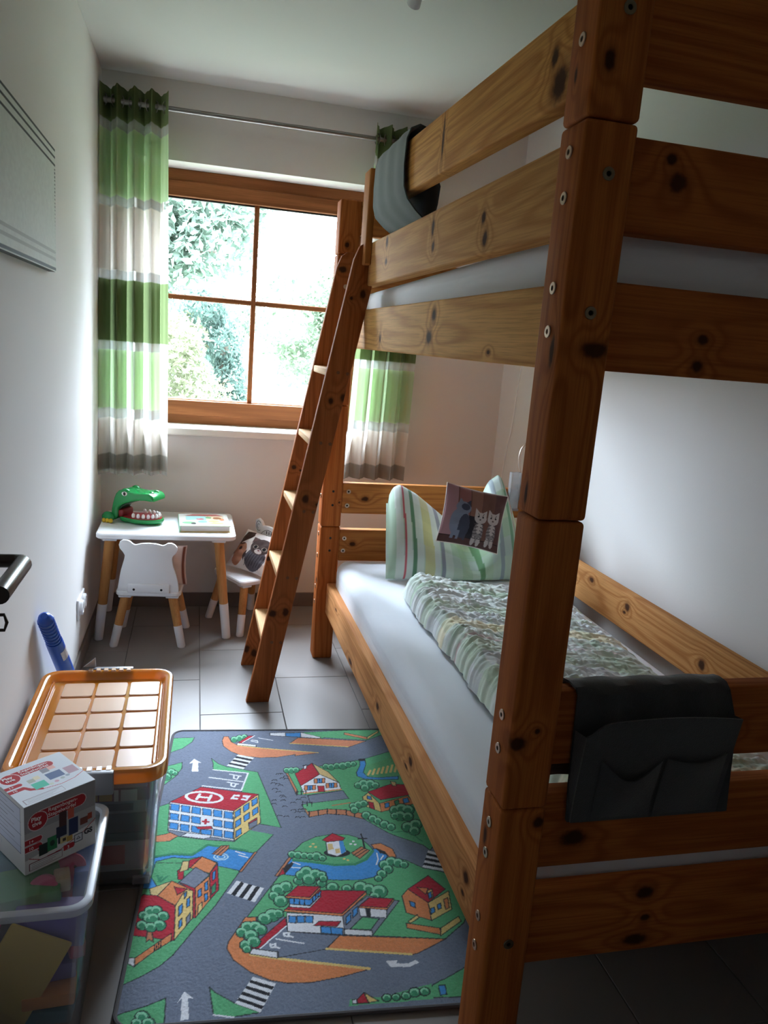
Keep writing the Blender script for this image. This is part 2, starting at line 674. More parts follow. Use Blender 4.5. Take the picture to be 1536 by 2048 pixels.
tr = gt.n('ShaderNodeBsdfTransparent')
tr.inputs[0].default_value = (.97, .985, .975, 1)
gl = gt.n('ShaderNodeBsdfGlossy')
gl.inputs['Roughness'].default_value = .02
fz = gt.n('ShaderNodeFresnel')
fz.inputs[0].default_value = 1.35
GLASS = gt.done(gt.mixsh(gt.math('MULTIPLY', fz.outputs[0], .8), tr.outputs[0], gl.outputs[0]))
for x0, x1 in ((OX0 + .113, .266), (.268, OX1 - .113)):
    for z0, z1 in ((1.016, 1.512), (1.514, 1.972)):
        ob('pane', M().add([(x0, FY + .03, z0), (x1, FY + .03, z0), (x1, FY + .03, z1), (x0, FY + .03, z1)], [(0, 1, 2, 3)]), GLASS, sash)
hw = ob('window_handle', M().box(.735, .755, FY - .045, FY - .014, 1.43, 1.53, .006, 2).box(.738, .752, FY - .062, FY - .045, 1.33, 1.50, .006, 2), STEEL, sash)
ob('window_sill', M().box(OX0 - .02, OX1 + .02, 3.795, FY + .01, .868, .903, .006, 2), pm('sill_stone_white', C(232, 228, 222), .35, var=.03), win)
ob('outer_sill', M().box(OX0, OX1, FY + .08, 4.28, .85, .885, .004, 1), pm('outer_sill_metal', C(190, 192, 194), .5, .3), win)

# wall sockets
def socket(loc, face, label, n=1):
    t = thing('wall_socket', label, 'socket', loc)
    x, y, z = loc
    if face == 'x':
        ob('cover_plate', M().box(x, x + .009, y - .041 * n, y + .041 * n, z - .041, z + .041, .003, 2), WPLAS, t)
        for i in range(n):
            yy = y + (i - (n - 1) / 2) * .078
            s = ob('socket_insert', M().lathe([(.03, .0), (.03, .014), (.027, .016), (.02, .016), (.019, .006)], (x + .004, yy, z), 0, 28), WPLAS, t, True)
            for dz in (-.0095, .0095):
                ob('pin_hole', M().lathe([(.0028, 0), (.0028, .0006)], (x + .0101, yy + dz, z), 0, 10), BLACK, s)
    return t


socket((XL, 3.115, .262), 'x', 'white double wall socket on the left wall beside the play table', 2)

# ------------------------------------------------------------------ outside
def leafmat(name, c, var=.35, transl=.5):
    t = NT(name)
    f = t.noise(t.obj(), 1.7, 3)
    col = t.mix(f, tuple(x * (1 - var) for x in C(*c)), tuple(min(1, x * (1 + var)) for x in C(*c)))
    d = t.n('ShaderNodeBsdfDiffuse')
    t.l(col, d.inputs[0])
    tl = t.n('ShaderNodeBsdfTranslucent')
    t.l(col, tl.inputs[0])
    return t.done(t.mixsh(transl, d.outputs[0], tl.outputs[0]))


BARK = pm('bark', C(92, 82, 70), .9, bump=.6, bscale=40, var=.3)


def plant(name, label, cat, base, blobs, nleaf, ls, mat, seed, trunk=None, branches=()):
    """crown of single leaves spread over blobs (cx,cy,cz,rx,ry,rz), with trunk and branches"""
    t = thing(name, label, cat, base)
    rs = np.random.RandomState(seed)
    vol = np.array([b[3] * b[4] * b[5] for b in blobs])
    which = rs.choice(len(blobs), nleaf, p=vol / vol.sum())
    B = np.array(blobs)[which]
    d = rs.normal(size=(nleaf, 3))
    d /= np.linalg.norm(d, axis=1)[:, None]
    rr = rs.uniform(.35, 1.0, (nleaf, 1)) ** .6
    ctr = B[:, :3] + d * rr * B[:, 3:6]
    a = rs.normal(size=(nleaf, 3))
    a /= np.linalg.norm(a, axis=1)[:, None]
    b = np.cross(a, rs.normal(size=(nleaf, 3)))
    b /= np.linalg.norm(b, axis=1)[:, None]
    sz = (ls * rs.uniform(.6, 1.3, nleaf))[:, None]
    n = np.cross(a, b)
    P = np.stack([ctr - a * sz, ctr + b * sz * .45 - a * sz * .1, ctr + a * sz, ctr - b * sz * .45 - a * sz * .1], 1)
    P[:, 0] += n * sz * .15
    P[:, 2] += n * sz * .15
    mb = M()
    mb.v = [tuple(x) for x in P.reshape(-1, 3)]
    mb.f = [(4 * i, 4 * i + 1, 4 * i + 2, 4 * i + 3) for i in range(nleaf)]
    ob('crown', mb, mat, t, kind='stuff')
    if trunk:
        tm = M().tube(trunk[0], trunk[1], 8)
        for pts, rad in branches:
            tm.tube(pts, rad, 6)
        ob('trunk', tm, BARK, t, True)
    return t


L1 = leafmat('leaf_green', (104, 120, 106))
L2 = leafmat('leaf_pale_green', (98, 112, 92))
L3 = leafmat('leaf_yellow_green', (106, 110, 86))
L4 = leafmat('leaf_ivy_green', (86, 104, 95))
L5 = leafmat('leaf_far_green', (98, 112, 97))
GZ = -.25
tag(ob('lawn', M().box(-30, 34, 4.6, 60, GZ - .2, GZ), pm('lawn_grass', C(84, 90, 74), .9, bump=.5, bscale=30, var=.2, vscale=2)), 'mown green lawn of the garden outside the window', 'lawn', kind='stuff')
tag(ob('earth_bed', M().prism([(2.1, 18.6), (4.0, 18.2), (7.5, 19.2), (7.2, 22), (2.4, 21.5)], 2, GZ, GZ + .16, .05, 1), pm('bare_earth', C(150, 126, 110), .95, bump=.8, bscale=20, var=.2)), 'bare brown earth bed beside the lawn outside', 'flower bed')
plant('broadleaf_tree', 'large broad-leaved tree filling the upper left window panes', 'tree', (-1.9, 10.5, GZ),
      [(-1.0, 10.2, 3.0, 1.5, 1.0, 1.1), (.0, 10.0, 2.5, .85, .7, .6), (-.9, 10.4, 1.9, .7, .7, .6), (.5, 10.2, 3.1, .5, .5, .5), (-1.6, 10.6, 4.2, 1.6, 1.2, 1.0), (-.6, 9.9, 2.4, .8, .6, .8), (.2, 9.9, 2.95, .7, .5, .5)], 17000, .072, L1, 1,
      ([(-1.9, 10.5, GZ), (-1.8, 10.5, 1.6), (-1.5, 10.4, 3.2)], [.16, .12, .06]),
      [([(-1.7, 10.5, 2.2), (-.6, 10.2, 2.9), (.5, 10.0, 3.1)], [.05, .03, .012]), ([(-1.8, 10.5, 1.7), (-.8, 10.1, 2.2), (.2, 9.9, 2.3)], [.045, .025, .01])])
plant('flowering_shrub', 'yellowish leafy shrub low in the lower left window pane', 'shrub', (-.9, 12.5, GZ),
      [(-.7, 12.5, .75, .9, .7, .95), (-.1, 12.4, .35, .75, .6, .55), (-.4, 12.8, 1.25, .6, .5, .5)], 4200, .06, L3, 2, ([(-.9, 12.5, GZ), (-.8, 12.5, .6)], [.05, .03]))
plant('ivy_column', 'dark ivy growing up a stump behind the lower left pane', 'ivy', (.45, 13.2, GZ),
      [(.1, 13.2, 1.75, .45, .4, .35), (.42, 13.2, 1.2, .36, .4, .45), (.55, 13.2, .6, .33, .4, .5), (.6, 13.2, .1, .4, .4, .4)], 4600, .055, L4, 3, ([(.45, 13.2, GZ), (.45, 13.2, 1.2)], [.12, .08]))
plant('young_tree', 'pale green tree seen through the right-hand window panes', 'tree', (2.9, 17, GZ),
      [(2.1, 17, 1.7, 1.0, 1.0, .8), (3.4, 17.2, 2.1, 1.2, 1.0, 1.3), (2.5, 17, 1.0, 1.2, .9, .55), (4.6, 17.3, 2.6, 1.4, 1, 1.5), (6.2, 17.5, 2.8, 1.6, 1, 2.0), (2.6, 17, 2.3, .8, .7, .7)], 11000, .09, L2, 4,
      ([(2.9, 17, GZ), (2.9, 17, 1.4)], [.1, .06]))
plant('garden_hedge', 'light green hedge across the far side of the lawn', 'hedge', (1.5, 27, GZ),
      [(-3.5, 27, 1.6, 2.4, 1, 2.0), (0, 27.4, 1.3, 2.4, 1, 1.7), (3.4, 27, 1.9, 2.4, 1, 2.3), (6.8, 27.2, 1.7, 2.4, 1, 2.2), (10, 27.2, 2.4, 2.4, 1, 2.8)], 9000, .16, L5, 5, ([(1.5, 27, GZ), (1.5, 27, 1.2)], [.1, .05]))
plant('conifer_shrub', 'small dark rounded shrub at the right behind the ladder', 'shrub', (3.2, 15.2, GZ),
      [(3.2, 15.2, .75, .3, .3, .45), (3.3, 15.2, 1.15, .25, .25, .3)], 900, .06, L4, 6, ([(3.2, 15.2, GZ), (3.2, 15.2, .8)], [.04, .02]))
plant('light_blocking_tree', 'unseen leafy tree added outside on the right to hold back sky light', 'tree', (4.2, 9.6, GZ),  # out of view, added to keep sky light off the left wall
      [(3.9, 9.4, 2.4, 1.2, 1.0, 1.2), (4.6, 9.8, 3.9, 1.5, 1.2, 1.4), (5.6, 10.2, 2.8, 1.4, 1.2, 1.5)], 5000, .14, L1, 7, ([(4.2, 9.6, GZ), (4.3, 9.6, 2.6)], [.16, .1]))
t = thing('garden_shed', 'small white garden shed with a grey roof beyond the ivy', 'shed', (1.75, 24, GZ))
ob('shed_wall', M().box(1.15, 2.35, 23.6, 24.8, GZ, 1.0), pm('shed_white', C(200, 205, 210), .8), t)
ob('shed_roof', M().prism([(1.0, .98), (2.5, .98), (1.75, 1.45)], 1, 23.5, 24.9, .02, 1), pm('shed_roof_grey', C(150, 158, 166), .8), t)
ob('shed_door', M().box(1.5, 1.95, 23.57, 23.6, GZ, .75), pm('shed_door_white', C(185, 190, 196), .7), t)

# ------------------------------------------------------------------ curtain rod and curtains
RY, RZ = 3.739, 2.278
t = thing('curtain_rod', 'brushed steel curtain rod running above the window', 'curtain rod', (.35, YB, RZ))
ob('rod', M().tube([(XL + .004, RY, RZ), (1.14, RY, RZ)], .0105, 16), STEEL, t, True)
ob('end_cap', M().lathe([(.014, 0), (.017, .01), (.014, .03), (.006, .034)], (1.14, RY, RZ), 0, 16), STEEL, t, True)
for x in (-.40, 1.10):
    ob('bracket', M().tube([(x, YB, RZ), (x, RY + .012, RZ)], .008, 10).lathe([(.024, 0), (.024, .006)], (x, YB, RZ), 1, 18, -1).tube([(x - .008, RY, RZ), (x + .008, RY, RZ)], .0135, 14), STEEL, t, True)
ct = NT('striped_sheer_curtain')
ca = ct.n('ShaderNodeVertexColor', layer_name='Col')
sh = ct.n('ShaderNodeVertexColor', layer_name='Sheer')
cdif = ct.n('ShaderNodeBsdfDiffuse')
ct.l(ca.outputs[0], cdif.inputs[0])
ctl = ct.n('ShaderNodeBsdfTranslucent')
ct.l(ca.outputs[0], ctl.inputs[0])
cb = ct.mixsh(.5, cdif.outputs[0], ctl.outputs[0])
ctr = ct.n('ShaderNodeBsdfTransparent')
sep = ct.n('ShaderNodeSeparateColor')
ct.l(sh.outputs[0], sep.inputs[0])
CURT = ct.done(ct.mixsh(sep.outputs[0], cb, ctr.outputs[0]))
OLIVE, LIME, CREAM, TAUPE, SHEER = C(106, 120, 82), C(184, 206, 166), C(222, 216, 208), C(158, 154, 146), C(212, 216, 214)
BANDS = [(2.40, OLIVE, .0), (2.205, SHEER, .5), (2.163, LIME, .06), (1.897, SHEER, .5), (1.860, CREAM, .06), (1.590, SHEER, .5), (1.553, OLIVE, .0),
         (1.286, SHEER, .5), (1.247, LIME, .06), (.986, SHEER, .5), (.940, CREAM, .06), (.772, TAUPE, .03), (.697, SHEER, .55)]


def curtain(label, x0, x1, xb0, xb1, nf, zbot, seed, rings, edge=None, yb=0):
    t = thing('eyelet_curtain', label, 'curtain', ((x0 + x1) / 2, RY, zbot), group='green striped curtains at the window')
    nx, ny = 40 * nf, 260
    u = np.linspace(0, 1, nx)[None].repeat(ny, 0)
    z = np.linspace(zbot, 2.335, ny)[:, None].repeat(nx, 1)
    dn = np.clip((2.25 - z) / 1.5, 0, 1)
    w1 = vnoise(ny, nx, 2, nf * 2, seed) * dn
    ph = 2 * np.pi * nf * (u + .012 * w1)
    tri = np.cos(ph + .35 * np.sin(ph * 2))
    xx = (x0 + (x1 - x0) * u) * (1 - dn) + (xb0 + (xb1 - xb0) * u) * dn + .006 * w1
    amp = .052 * (1 - .25 * dn) + .008 * vnoise(ny, nx, 3, nf, seed + 1) * dn
    yy = RY + yb * dn - amp * tri
    zz = z
    P = np.stack([xx, yy, zz], -1)
    me = gridmesh(P - np.array(t.location))
    o = ob('curtain_fabric', me, CURT, t)
    colr = np.zeros((ny, nx, 3))
    shr = np.zeros((ny, nx, 3))
    for ztop, c, s in BANDS:
        k = z <= ztop
        colr[k] = c
        shr[k] = s
    setcol(o, colr)
    setcol(o, shr, 'Sheer')
    for i in range(nf * 2):
        uu = (i + .5) / (2 * nf)
        x = x0 + (x1 - x0) * uu
        sgn = 1 if i % 2 else -1
        lp = []
        for j in range(20):
            a = 2 * np.pi * j / 20
            lp.append((x + sgn * .35 * .022 * math.cos(a), RY + .022 * math.cos(a) * .94, RZ + .022 * math.sin(a)))
        ob('eyelet', M().tube(lp + [lp[0]], .0022, 6, False), STEEL, t, True)
    return t


curtain('green and cream striped curtain bunched in the corner left of the window', -.418, -.142, -.42, -.116, 4, .682, 5, True)
curtain('green and cream striped curtain right of the window behind the bunk bed', .762, 1.04, .725, 1.036, 4, .70, 9, True, yb=.01)

# ================================================================== BUNK BED
BX0, BX1, BY0, BY1, PW = .528, 1.542, 1.096, 3.224, .084
BL = (BX0, BY0, 0)
bed = thing('bunk_bed', 'pine bunk bed with bolted posts and broad rails along the right wall', 'bunk bed', BL)
PINE_L, PINE_D = (206, 144, 82), (164, 98, 46)
nw = [0]


def pine(axis, knots=(), **kw):
    nw[0] += 1
    return wood('pine_%02d' % nw[0], axis, knots, seed=nw[0] * 1.37, light=kw.pop('light', PINE_L), dark=kw.pop('dark', PINE_D), off=BL, **kw)


SEC = [(0, .5925), (.5945, 1.1045), (1.1065, 1.6955), (1.6975, 1.915)]
pk = {(0, 0): [[(.599, 1.096, .568, .012, .012), (.528, 1.153, .51, .02, .008)],
               [(.542, 1.096, .72, .014, .016), (.575, 1.096, .742, .006, .006)],
               [(.588, 1.096, 1.374, .014, .024), (.528, 1.119, 1.366, .026, .008), (.528, 1.151, 1.14, .02, .006)],
               [(.552, 1.096, 1.772, .017, .01), (.528, 1.15, 1.764, .012, .004)]],
      (0, 1): [[(.528, 3.17, .35, .012, .012)], [(.6, 3.14, .7, .004, .004)], [(.56, 3.14, 1.4, .014, .012)], [(.562, 3.14, 1.732, .012, .009)]]}
for ix, x in enumerate((BX0, BX1 - PW)):
    for iy, y in enumerate((BY0, BY1 - PW)):
        for k, (z0, z1) in enumerate(SEC):
            if k == 3 and iy == 1:
                z1 = 1.902
            kn = pk.get((ix, iy), [[(x, y, z0 + .2, .015, .012)]] * 4)[k]
            ob('post', M().box(x, x + PW, y, y + PW, z0, z1, .007, 3), pine(2, kn, ring=12 + k, light=(192, 112, 54), dark=(146, 74, 30)), bed, 30)

RT = .040
XLr0, XLr1 = .570, .610          # left rails, flush with the inside of the posts
XRr0, XRr1 = 1.440, 1.480
YNr0, YNr1 = 1.138, 1.178
YFr0, YFr1 = 3.140, 3.180


def rail(name, x0, x1, y0, y1, z0, z1, axis, knots=(), **kw):
    return ob(name, M().box(x0, x1, y0, y1, z0, z1, .005, 3), pine(axis, knots, **kw), bed, 30)


ya, yb = BY0 + PW - .001, BY1 - PW + .001
rail('side_rail', XLr0, XLr1, ya, yb, .212, .346, 1, [(.57, 2.131, .272, .02, .012), (.57, 1.754, .304, .018, .014), (.57, 1.79, .27, .016, .006), (.57, 2.568, .232, .03, .01), (.57, 1.312, .296, .016, .014), (.57, 1.321, .253, .01, .007), (.57, 2.9, .31, .02, .005)], light=(226, 164, 106), dark=(184, 118, 66))
rail('side_rail', XLr0, XLr1, ya, yb, 1.340, 1.477, 1, [(.57, 2.478, 1.379, .012, .014), (.57, 1.901, 1.441, .016, .018), (.57, 1.928, 1.388, .022, .018), (.57, 1.5, 1.36, .01, .005)], light=(236, 184, 116), dark=(190, 130, 70))
rail('guard_rail', XLr0, XLr1, ya, 2.80, 1.556, 1.698, 1, [(.57, 2.475, 1.616, .012, .010), (.57, 2.481, 1.675, .012, .016), (.57, 1.978, 1.657, .012, .022), (.57, 1.963, 1.611, .012, .014), (.57, 1.607, 1.632, .012, .014), (.57, 1.587, 1.588, .014, .018)], light=(230, 176, 108), dark=(184, 124, 64))
tg = M().box(XLr0, XLr1, ya, 2.83, 1.766, 1.909, .005, 3)
tg.v = [(x, y, z + .023 * (y - 1.27)) for x, y, z in tg.v]
ob('guard_rail', tg, pine(1, [(.57, 1.33, 1.85, .014, .018), (.57, 1.955, 1.86, .008, .05), (.57, 1.30, 1.80, .03, .03)], light=(228, 168, 92), dark=(182, 116, 54)), bed, 30)
rail('side_rail', XRr0, XRr1, ya, yb, .212, .346, 1)
rail('guard_rail', XRr0, XRr1, ya, yb, .472, .602, 1, [(1.44, 2.481, .573, .016, .01), (1.44, 2.226, .558, .016, .014), (1.44, 2.24, .535, .01, .006), (1.44, 1.811, .53, .016, .016), (1.44, 2.6, .54, .012, .008)], light=(222, 166, 104))
rail('side_rail', XRr0, XRr1, ya, yb, 1.340, 1.477, 1)
rail('guard_rail', XRr0, XRr1, ya, yb, 1.556, 1.698, 1)
rail('guard_rail', XRr0, XRr1, ya, yb, 1.772, 1.912, 1)
xa, xb = BX0 + PW - .001, BX1 - PW + .001
FK = {0: [(.868, 1.138, .367, .02, .014), (.877, 1.138, .31, .012, .008), (.862, 1.138, .262, .03, .015)], 1: [(.698, 1.138, .5, .03, .02)],
      3: [(.8, 1.138, 1.406, .012, .009), (.797, 1.138, 1.362, .012, .012)], 4: [(.697, 1.138, 1.668, .01, .009), (.713, 1.138, 1.636, .018, .016)]}
for k, (z0, z1) in enumerate([(.236, .389), (.442, .592), (.651, .791), (1.344, 1.481), (1.555, 1.692), (1.772, 1.912)]):
    rail('end_rail', xa, xb, YNr0, YNr1, z0, z1, 0, FK.get(k, [(1.0, 1.138, z0 + .05, .014, .01)]), light=(190, 110, 54), dark=(144, 72, 30))
HK = {1: [(.67, 3.14, .52, .014, .01)], 2: [(.71, 3.14, .719, .018, .011), (.9, 3.14, .69, .02, .01)]}
for k, (z0, z1) in enumerate([(.236, .389), (.445, .583), (.653, .784), (1.344, 1.481), (1.555, 1.692), (1.772, 1.900)]):
    rail('end_rail', xa, xb, YFr0, YFr1, z0, z1, 0, HK.get(k, [(1.0, 3.14, z0 + .05, .014, .01)]), light=(196, 128, 66), dark=(146, 84, 38))
ob('batten', M().box(.546, .570, 2.700, 2.790, 1.622, 1.932, .005, 3), pine(2, light=(196, 132, 72)), bed, 30)

# bolts
BOLT = [(.0, .0), (.0092, .0), (.0098, .0012), (.0092, .0024), (.0042, .0026), (.0042, .0012), (.0, .0012)]
proto = {}


def bolt(c, axis, sgn, mat=BOLTM):
    key = (axis, sgn, mat.name)
    if key not in proto:
        o = ob('bolt', M().lathe([q for q in BOLT if q[0] > 0], (0, 0, 0), axis, 14, sgn), mat, None, True)
        o.parent = bed
        proto[key] = o
    else:
        o = proto[key].copy()
        COL.objects.link(o)
    o.location = tuple(c[i] - BL[i] for i in range(3))
    return o


bolt((0, 0, 0), 0, -1)
proto_first = proto[(0, -1, BOLTM.name)]
first = True
for z in (1.808, 1.656, 1.592, 1.462, 1.397, .753, .690, .546, .485, .354, .292):
    if first:
        proto_first.location = (.5279 - BL[0], 1.139 - BL[1], z)
        first = False
    else:
        bolt((.5279, 1.139, z), 0, -1)
for z in (1.06, .98, .885, .72, .555, .46, .32, .25):
    bolt((.5279, 3.182, z), 0, -1)
ofs = [(.572, 1.0959, z) for z in (1.841, 1.624, 1.428, .325)]
for c in ofs:
    bolt(c, 1, -1, BOLTZ)
for x in (.592, ):
    for z in (.747, .688, .545, .49):
        ob('bolt_hole', M().lathe([(.0052, 0), (.0052, .0006)], (.572, 3.1399, z), 1, 12, -1), BLACK, bed)
for x, z in ((.637, .748), (.634, .688), (.632, .545), (.63, .49)):
    bolt((x, 3.1399, z), 1, -1, BOLTM)
# slatted bases
SLAT = pine(0, light=(220, 180, 128), dark=(188, 140, 88))
for zb in (.236, 1.372):
    ob('ledger', M().box(XLr1 - .001, XLr1 + .022, ya, yb, zb - .02, zb), SLAT, bed)
    ob('ledger', M().box(XRr0 - .022, XRr0 + .001, ya, yb, zb - .02, zb), SLAT, bed)
    s0 = None
    for i in range(13):
        y = 1.235 + i * .15
        if s0 is None:
            s0 = ob('slat', M().box(XLr1, XRr0, -.035, .035, zb, zb + .018, .002, 1), SLAT, bed)
            s0.data.transform(Matrix.Translation((0, BL[1], 0)))
            s = s0
        else:
            s = s0.copy()
            COL.objects.link(s)
        s.location = (0, y - BL[1], 0)

# ------------------------------------------------------------------ ladder
LL = (.26, 2.92, 0)
lad = thing('bed_ladder', 'leaning pine ladder with five flat rungs hooked onto the upper bunk', 'ladder', LL)


def lx(z):
    return .2595 + .1835 * z


def stile(y0, y1, knots, ztop):
    hw = .0425
    pts = [(lx(0) - hw, 0), (lx(0) + hw, 0)]
    zt = ztop
    pts += [(lx(zt - .05) + hw, zt - .05), (lx(zt - .015) + hw - .012, zt - .015), (lx(zt) + .008, zt), (lx(zt) - .016, zt), (lx(zt - .02) - hw + .01, zt - .016), (lx(zt - .06) - hw, zt - .06)]
    return ob('stile', M().prism(pts, 1, y0, y1, .003, 2), wood('ladder_pine_%d' % len(knots), 2, knots, seed=len(knots) + .5, light=(172, 98, 50), dark=(130, 68, 32), off=LL), lad, 30)


stile(2.735, 2.763, [(.468, 2.735, 1.152, .012, .009), (.514, 2.735, 1.165, .016, .014), (.556, 2.735, 1.526, .016, .012), (.517, 2.735, 1.51, .007, .006), (.398, 2.735, .794, .018, .013), (.446, 2.735, .773, .008, .014), (.300, 2.735, .356, .015, .016), (.348, 2.735, .360, .018, .013)], 1.70)
stile(3.08, 3.108, [(.394, 3.08, .853, .01, .011), (.421, 3.08, .84, .005, .005), (.307, 3.08, .469, .01, .012), (.234, 3.08, .074, .02, .016), (.268, 3.08, .055, .02, .012), (.54, 3.08, 1.633, .012, .02)], 1.70)
RUNG = wood('rung_pine', 1, (), seed=5.5, light=(226, 186, 140), dark=(200, 152, 104))
r0 = None
for k in range(1, 6):
    z = .2525 * k
    c = (lx(z), 2.9215, z)
    if r0 is None:
        r0 = ob('rung', M().box(-.0415, .0415, 2.762 - 2.9215, 3.081 - 2.9215, -.025, 0, .004, 2), RUNG, None, 30)
        r0.parent = lad
        r = r0
        s0 = ob('screw', M().lathe([(.0058, 0), (.0062, .0006), (.0022, .0010), (.0018, .0002)], (0, 0, 0), 1, 12, -1), pm('brass_screw', C(120, 76, 48), .5, .6), None, True)
        s0.parent = lad
        s = s0
    else:
        r = r0.copy()
        COL.objects.link(r)
        s = s0.copy()
        COL.objects.link(s)
    r.location = (c[0] - LL[0], c[1] - LL[1], c[2])
    s.location = (c[0] - .004 - LL[0], 2.7349 - LL[1], c[2] - .010)
    s2 = s0.copy()
    COL.objects.link(s2)
    s2.location = (c[0] + .030 - LL[0], 2.7349 - LL[1], c[2] - .012)
ob('hook_bolt', M().lathe([(.008, 0), (.009, .003), (.004, .004)], (.556, 3.0799, 1.57), 1, 14, -1), METAL, lad, True)

# ------------------------------------------------------------------ mattresses
SHB = NT('fitted_sheet_cotton')
o_ = SHB.obj()
st = SHB.vmath('MULTIPLY', o_, (1.0, .35, 2.5))
hgt = SHB.math('ADD', SHB.noise(st, 9, 2), SHB.math('MULTIPLY', SHB.noise(o_, 4, 3), 1.4))
SHEETM = SHB.done(SHB.pbsdf(C(232, 238, 246), .85, 0, SHB.bump(hgt, .35, .012), .2, .2))
lm = M().box(.600, 1.440, 1.185, 3.136, .254, .455, .05, 6)
lm.v = [(x, y, z + (.012 * math.sin((x - .6) * 3.6) if z > .4 else 0) + (-.02 * max(0, (1.35 - y) / .17) if z > .4 else 0)) for x, y, z in lm.v]
t = thing('mattress', 'mattress with a white fitted sheet on the lower bunk', 'mattress', (1.02, 2.16, .254))
ob('sheet_cover', lm, SHEETM, t, True)
um = M().box(.613, 1.437, 1.183, 3.136, 1.390, 1.556, .04, 6)
um.v = [(x, y, z + (.03 * (3.14 - y) / 1.95 - .008 if z > 1.46 else 0)) for x, y, z in um.v]
t = thing('mattress', 'mattress with a white fitted sheet on the upper bunk', 'mattress', (1.02, 2.16, 1.390))
ob('sheet_cover', um, SHEETM, t, True)

# ------------------------------------------------------------------ duvet
ny, nx = 330, 190
v, u = np.meshgrid(np.linspace(0, 1, ny), np.linspace(0, 1, nx), indexing='ij')
A_, B_, C_, D_ = np.array([.762, 2.635]), np.array([1.355, 2.45]), np.array([1.318, 1.215]), np.array([.742, 1.23])
xy = ((A_ * (1 - u[..., None]) + B_ * u[..., None]) * (1 - v[..., None]) + (D_ * (1 - u[..., None]) + C_ * u[..., None]) * v[..., None])


def edge(q, wd):
    e = np.clip(q / wd, 0, 1)
    return np.sqrt(np.clip(1 - (1 - e) ** 2, 0, 1))


e = edge(u, .09) * edge(1 - u, .12) * edge(v, .05) * edge(1 - v, .06)
puff = .052 + .028 * np.exp(-(u / .22) ** 2) + .022 * np.exp(-(v / .13) ** 2) - .018 * np.clip((u - .5) / .5, 0, 1)
puff = puff + .010 * vnoise(ny, nx, 7, 4, 21)
ridge = np.abs(vnoise(ny, nx, 95, 9, 23)) + .6 * np.abs(vnoise(ny, nx, 60, 22, 24)) + .8 * np.abs(vnoise(ny, nx, 130, 40, 25))
crk = .011 * ridge * np.clip(1.25 - .35 * u - .3 * v, .5, 1.2)
z = .462 + e * (puff + crk) + .003
wav = .010 * vnoise(ny, nx, 14, 3, 30)
xx = xy[..., 0] + wav * (1 - u) + .004 * vnoise(ny, nx, 80, 10, 31) * (1 - u)
P = np.stack([xx, xy[..., 1] + .012 * vnoise(ny, nx, 3, 8, 32) * (1 - v), z], -1)
t = thing('duvet', 'crinkled pale green checked seersucker duvet on the lower bunk', 'duvet', (1.06, 1.9, .455))
o = ob('duvet_cover', gridmesh(P - np.array(t.location)), vcol('seersucker', .9, .35, 260, .2, .0015, .2), t)
BG = np.array(C(222, 230, 224))
col = np.empty((ny, nx, 3))
col[:] = BG


def band(arr, q, lo, hi, c, a):
    k = ((q > lo) & (q < hi))[..., None] * a
    arr[:] = arr * (1 - k) + np.array(C(*c)) * k


for lo, hi, c, a in ((.02, .09, (200, 210, 205), .7), (.09, .115, (150, 188, 152), .75), (.115, .20, (208, 212, 218), .8), (.20, .24, (186, 206, 184), .8), (.24, .30, (200, 204, 214), .8), (.315, .365, (232, 212, 160), .85), (.39, .405, (96, 140, 104), .6), (.43, .437, (182, 96, 112), .7),
                     (.45, .53, (172, 196, 164), .6), (.53, .60, (196, 200, 212), .7), (.60, .66, (176, 202, 168), .6), (.70, .715, (140, 150, 172), .75), (.73, .82, (178, 202, 172), .7), (.82, .86, (200, 204, 216), .7), (.9, .93, (106, 150, 116), .6), (.93, 1, (214, 205, 160), .6)):
    band(col, v + .010 * vnoise(ny, nx, 8, 12, 41), lo, hi, tuple(min(255, q + 12) for q in c), a * .66)
for lo, hi, c, a in ((.02, .06, (150, 188, 152), .45), (.12, .2, (222, 226, 222), .45), (.28, .31, (140, 178, 140), .4), (.36, .5, (172, 196, 172), .3), (.55, .66, (205, 206, 220), .45), (.74, .8, (150, 188, 150), .35), (.88, .96, (212, 216, 224), .5)):
    band(col, u, lo, hi, tuple(min(255, q + 12) for q in c), a * .66)
setcol(o, col)

# ------------------------------------------------------------------ big pillow
ny, nx = 90, 150
v, u = np.meshgrid(np.linspace(0, 1, ny), np.linspace(0, 1, nx), indexing='ij')
ku = [0, .035, .09, .22, .34, .46, .56, .62, .70, .78, .86, .92, 1.0]
kz = [.72, .785, .802, .765, .715, .665, .60, .60, .70, .83, .862, .80, .69]
zt = np.interp(u, ku, kz)
zt = (zt + np.roll(zt, 2, 1) + np.roll(zt, -2, 1)) / 3
zt[:, :3] = kz[0]
zt[:, -3:] = kz[-1]
notch = np.exp(-((u - .585) / .075) ** 2)
body = np.clip((4 * u * (1 - u)), 0, 1) ** .38 * np.clip(4 * v * (1 - v), 0, 1) ** .5
T = .185 * body * (1 - .55 * notch * v) * (1.15 - .45 * v)
xm = .748 + .612 * u + .035 * v * (1 - u) - .01 * v * u
zm = .462 + (zt - .462) * v
ym = 2.835 + .225 * v + .05 * notch * v ** 3
wr = .004 * vnoise(ny, nx, 10, 14, 51) + .006 * np.abs(vnoise(ny, nx, 26, 10, 52)) * notch
t = thing('bed_pillow', 'large pale green striped pillow with a dented middle at the bed head', 'pillow', (1.05, 2.85, .462))
loc = np.array(t.location)
Pf = np.stack([xm, ym - T * .52 + wr * body, zm], -1)
Pb = np.stack([xm, ym + T * .42, zm], -1)[:, ::-1]
PILM = vcol('pillow_cotton', .9, .2, 200, .2, .001, .2)
o = ob('pillow_front', gridmesh(Pf - loc), PILM, t)
q = u + .02 * (1 - v) * (u - .5)
col = np.empty((ny, nx, 3))
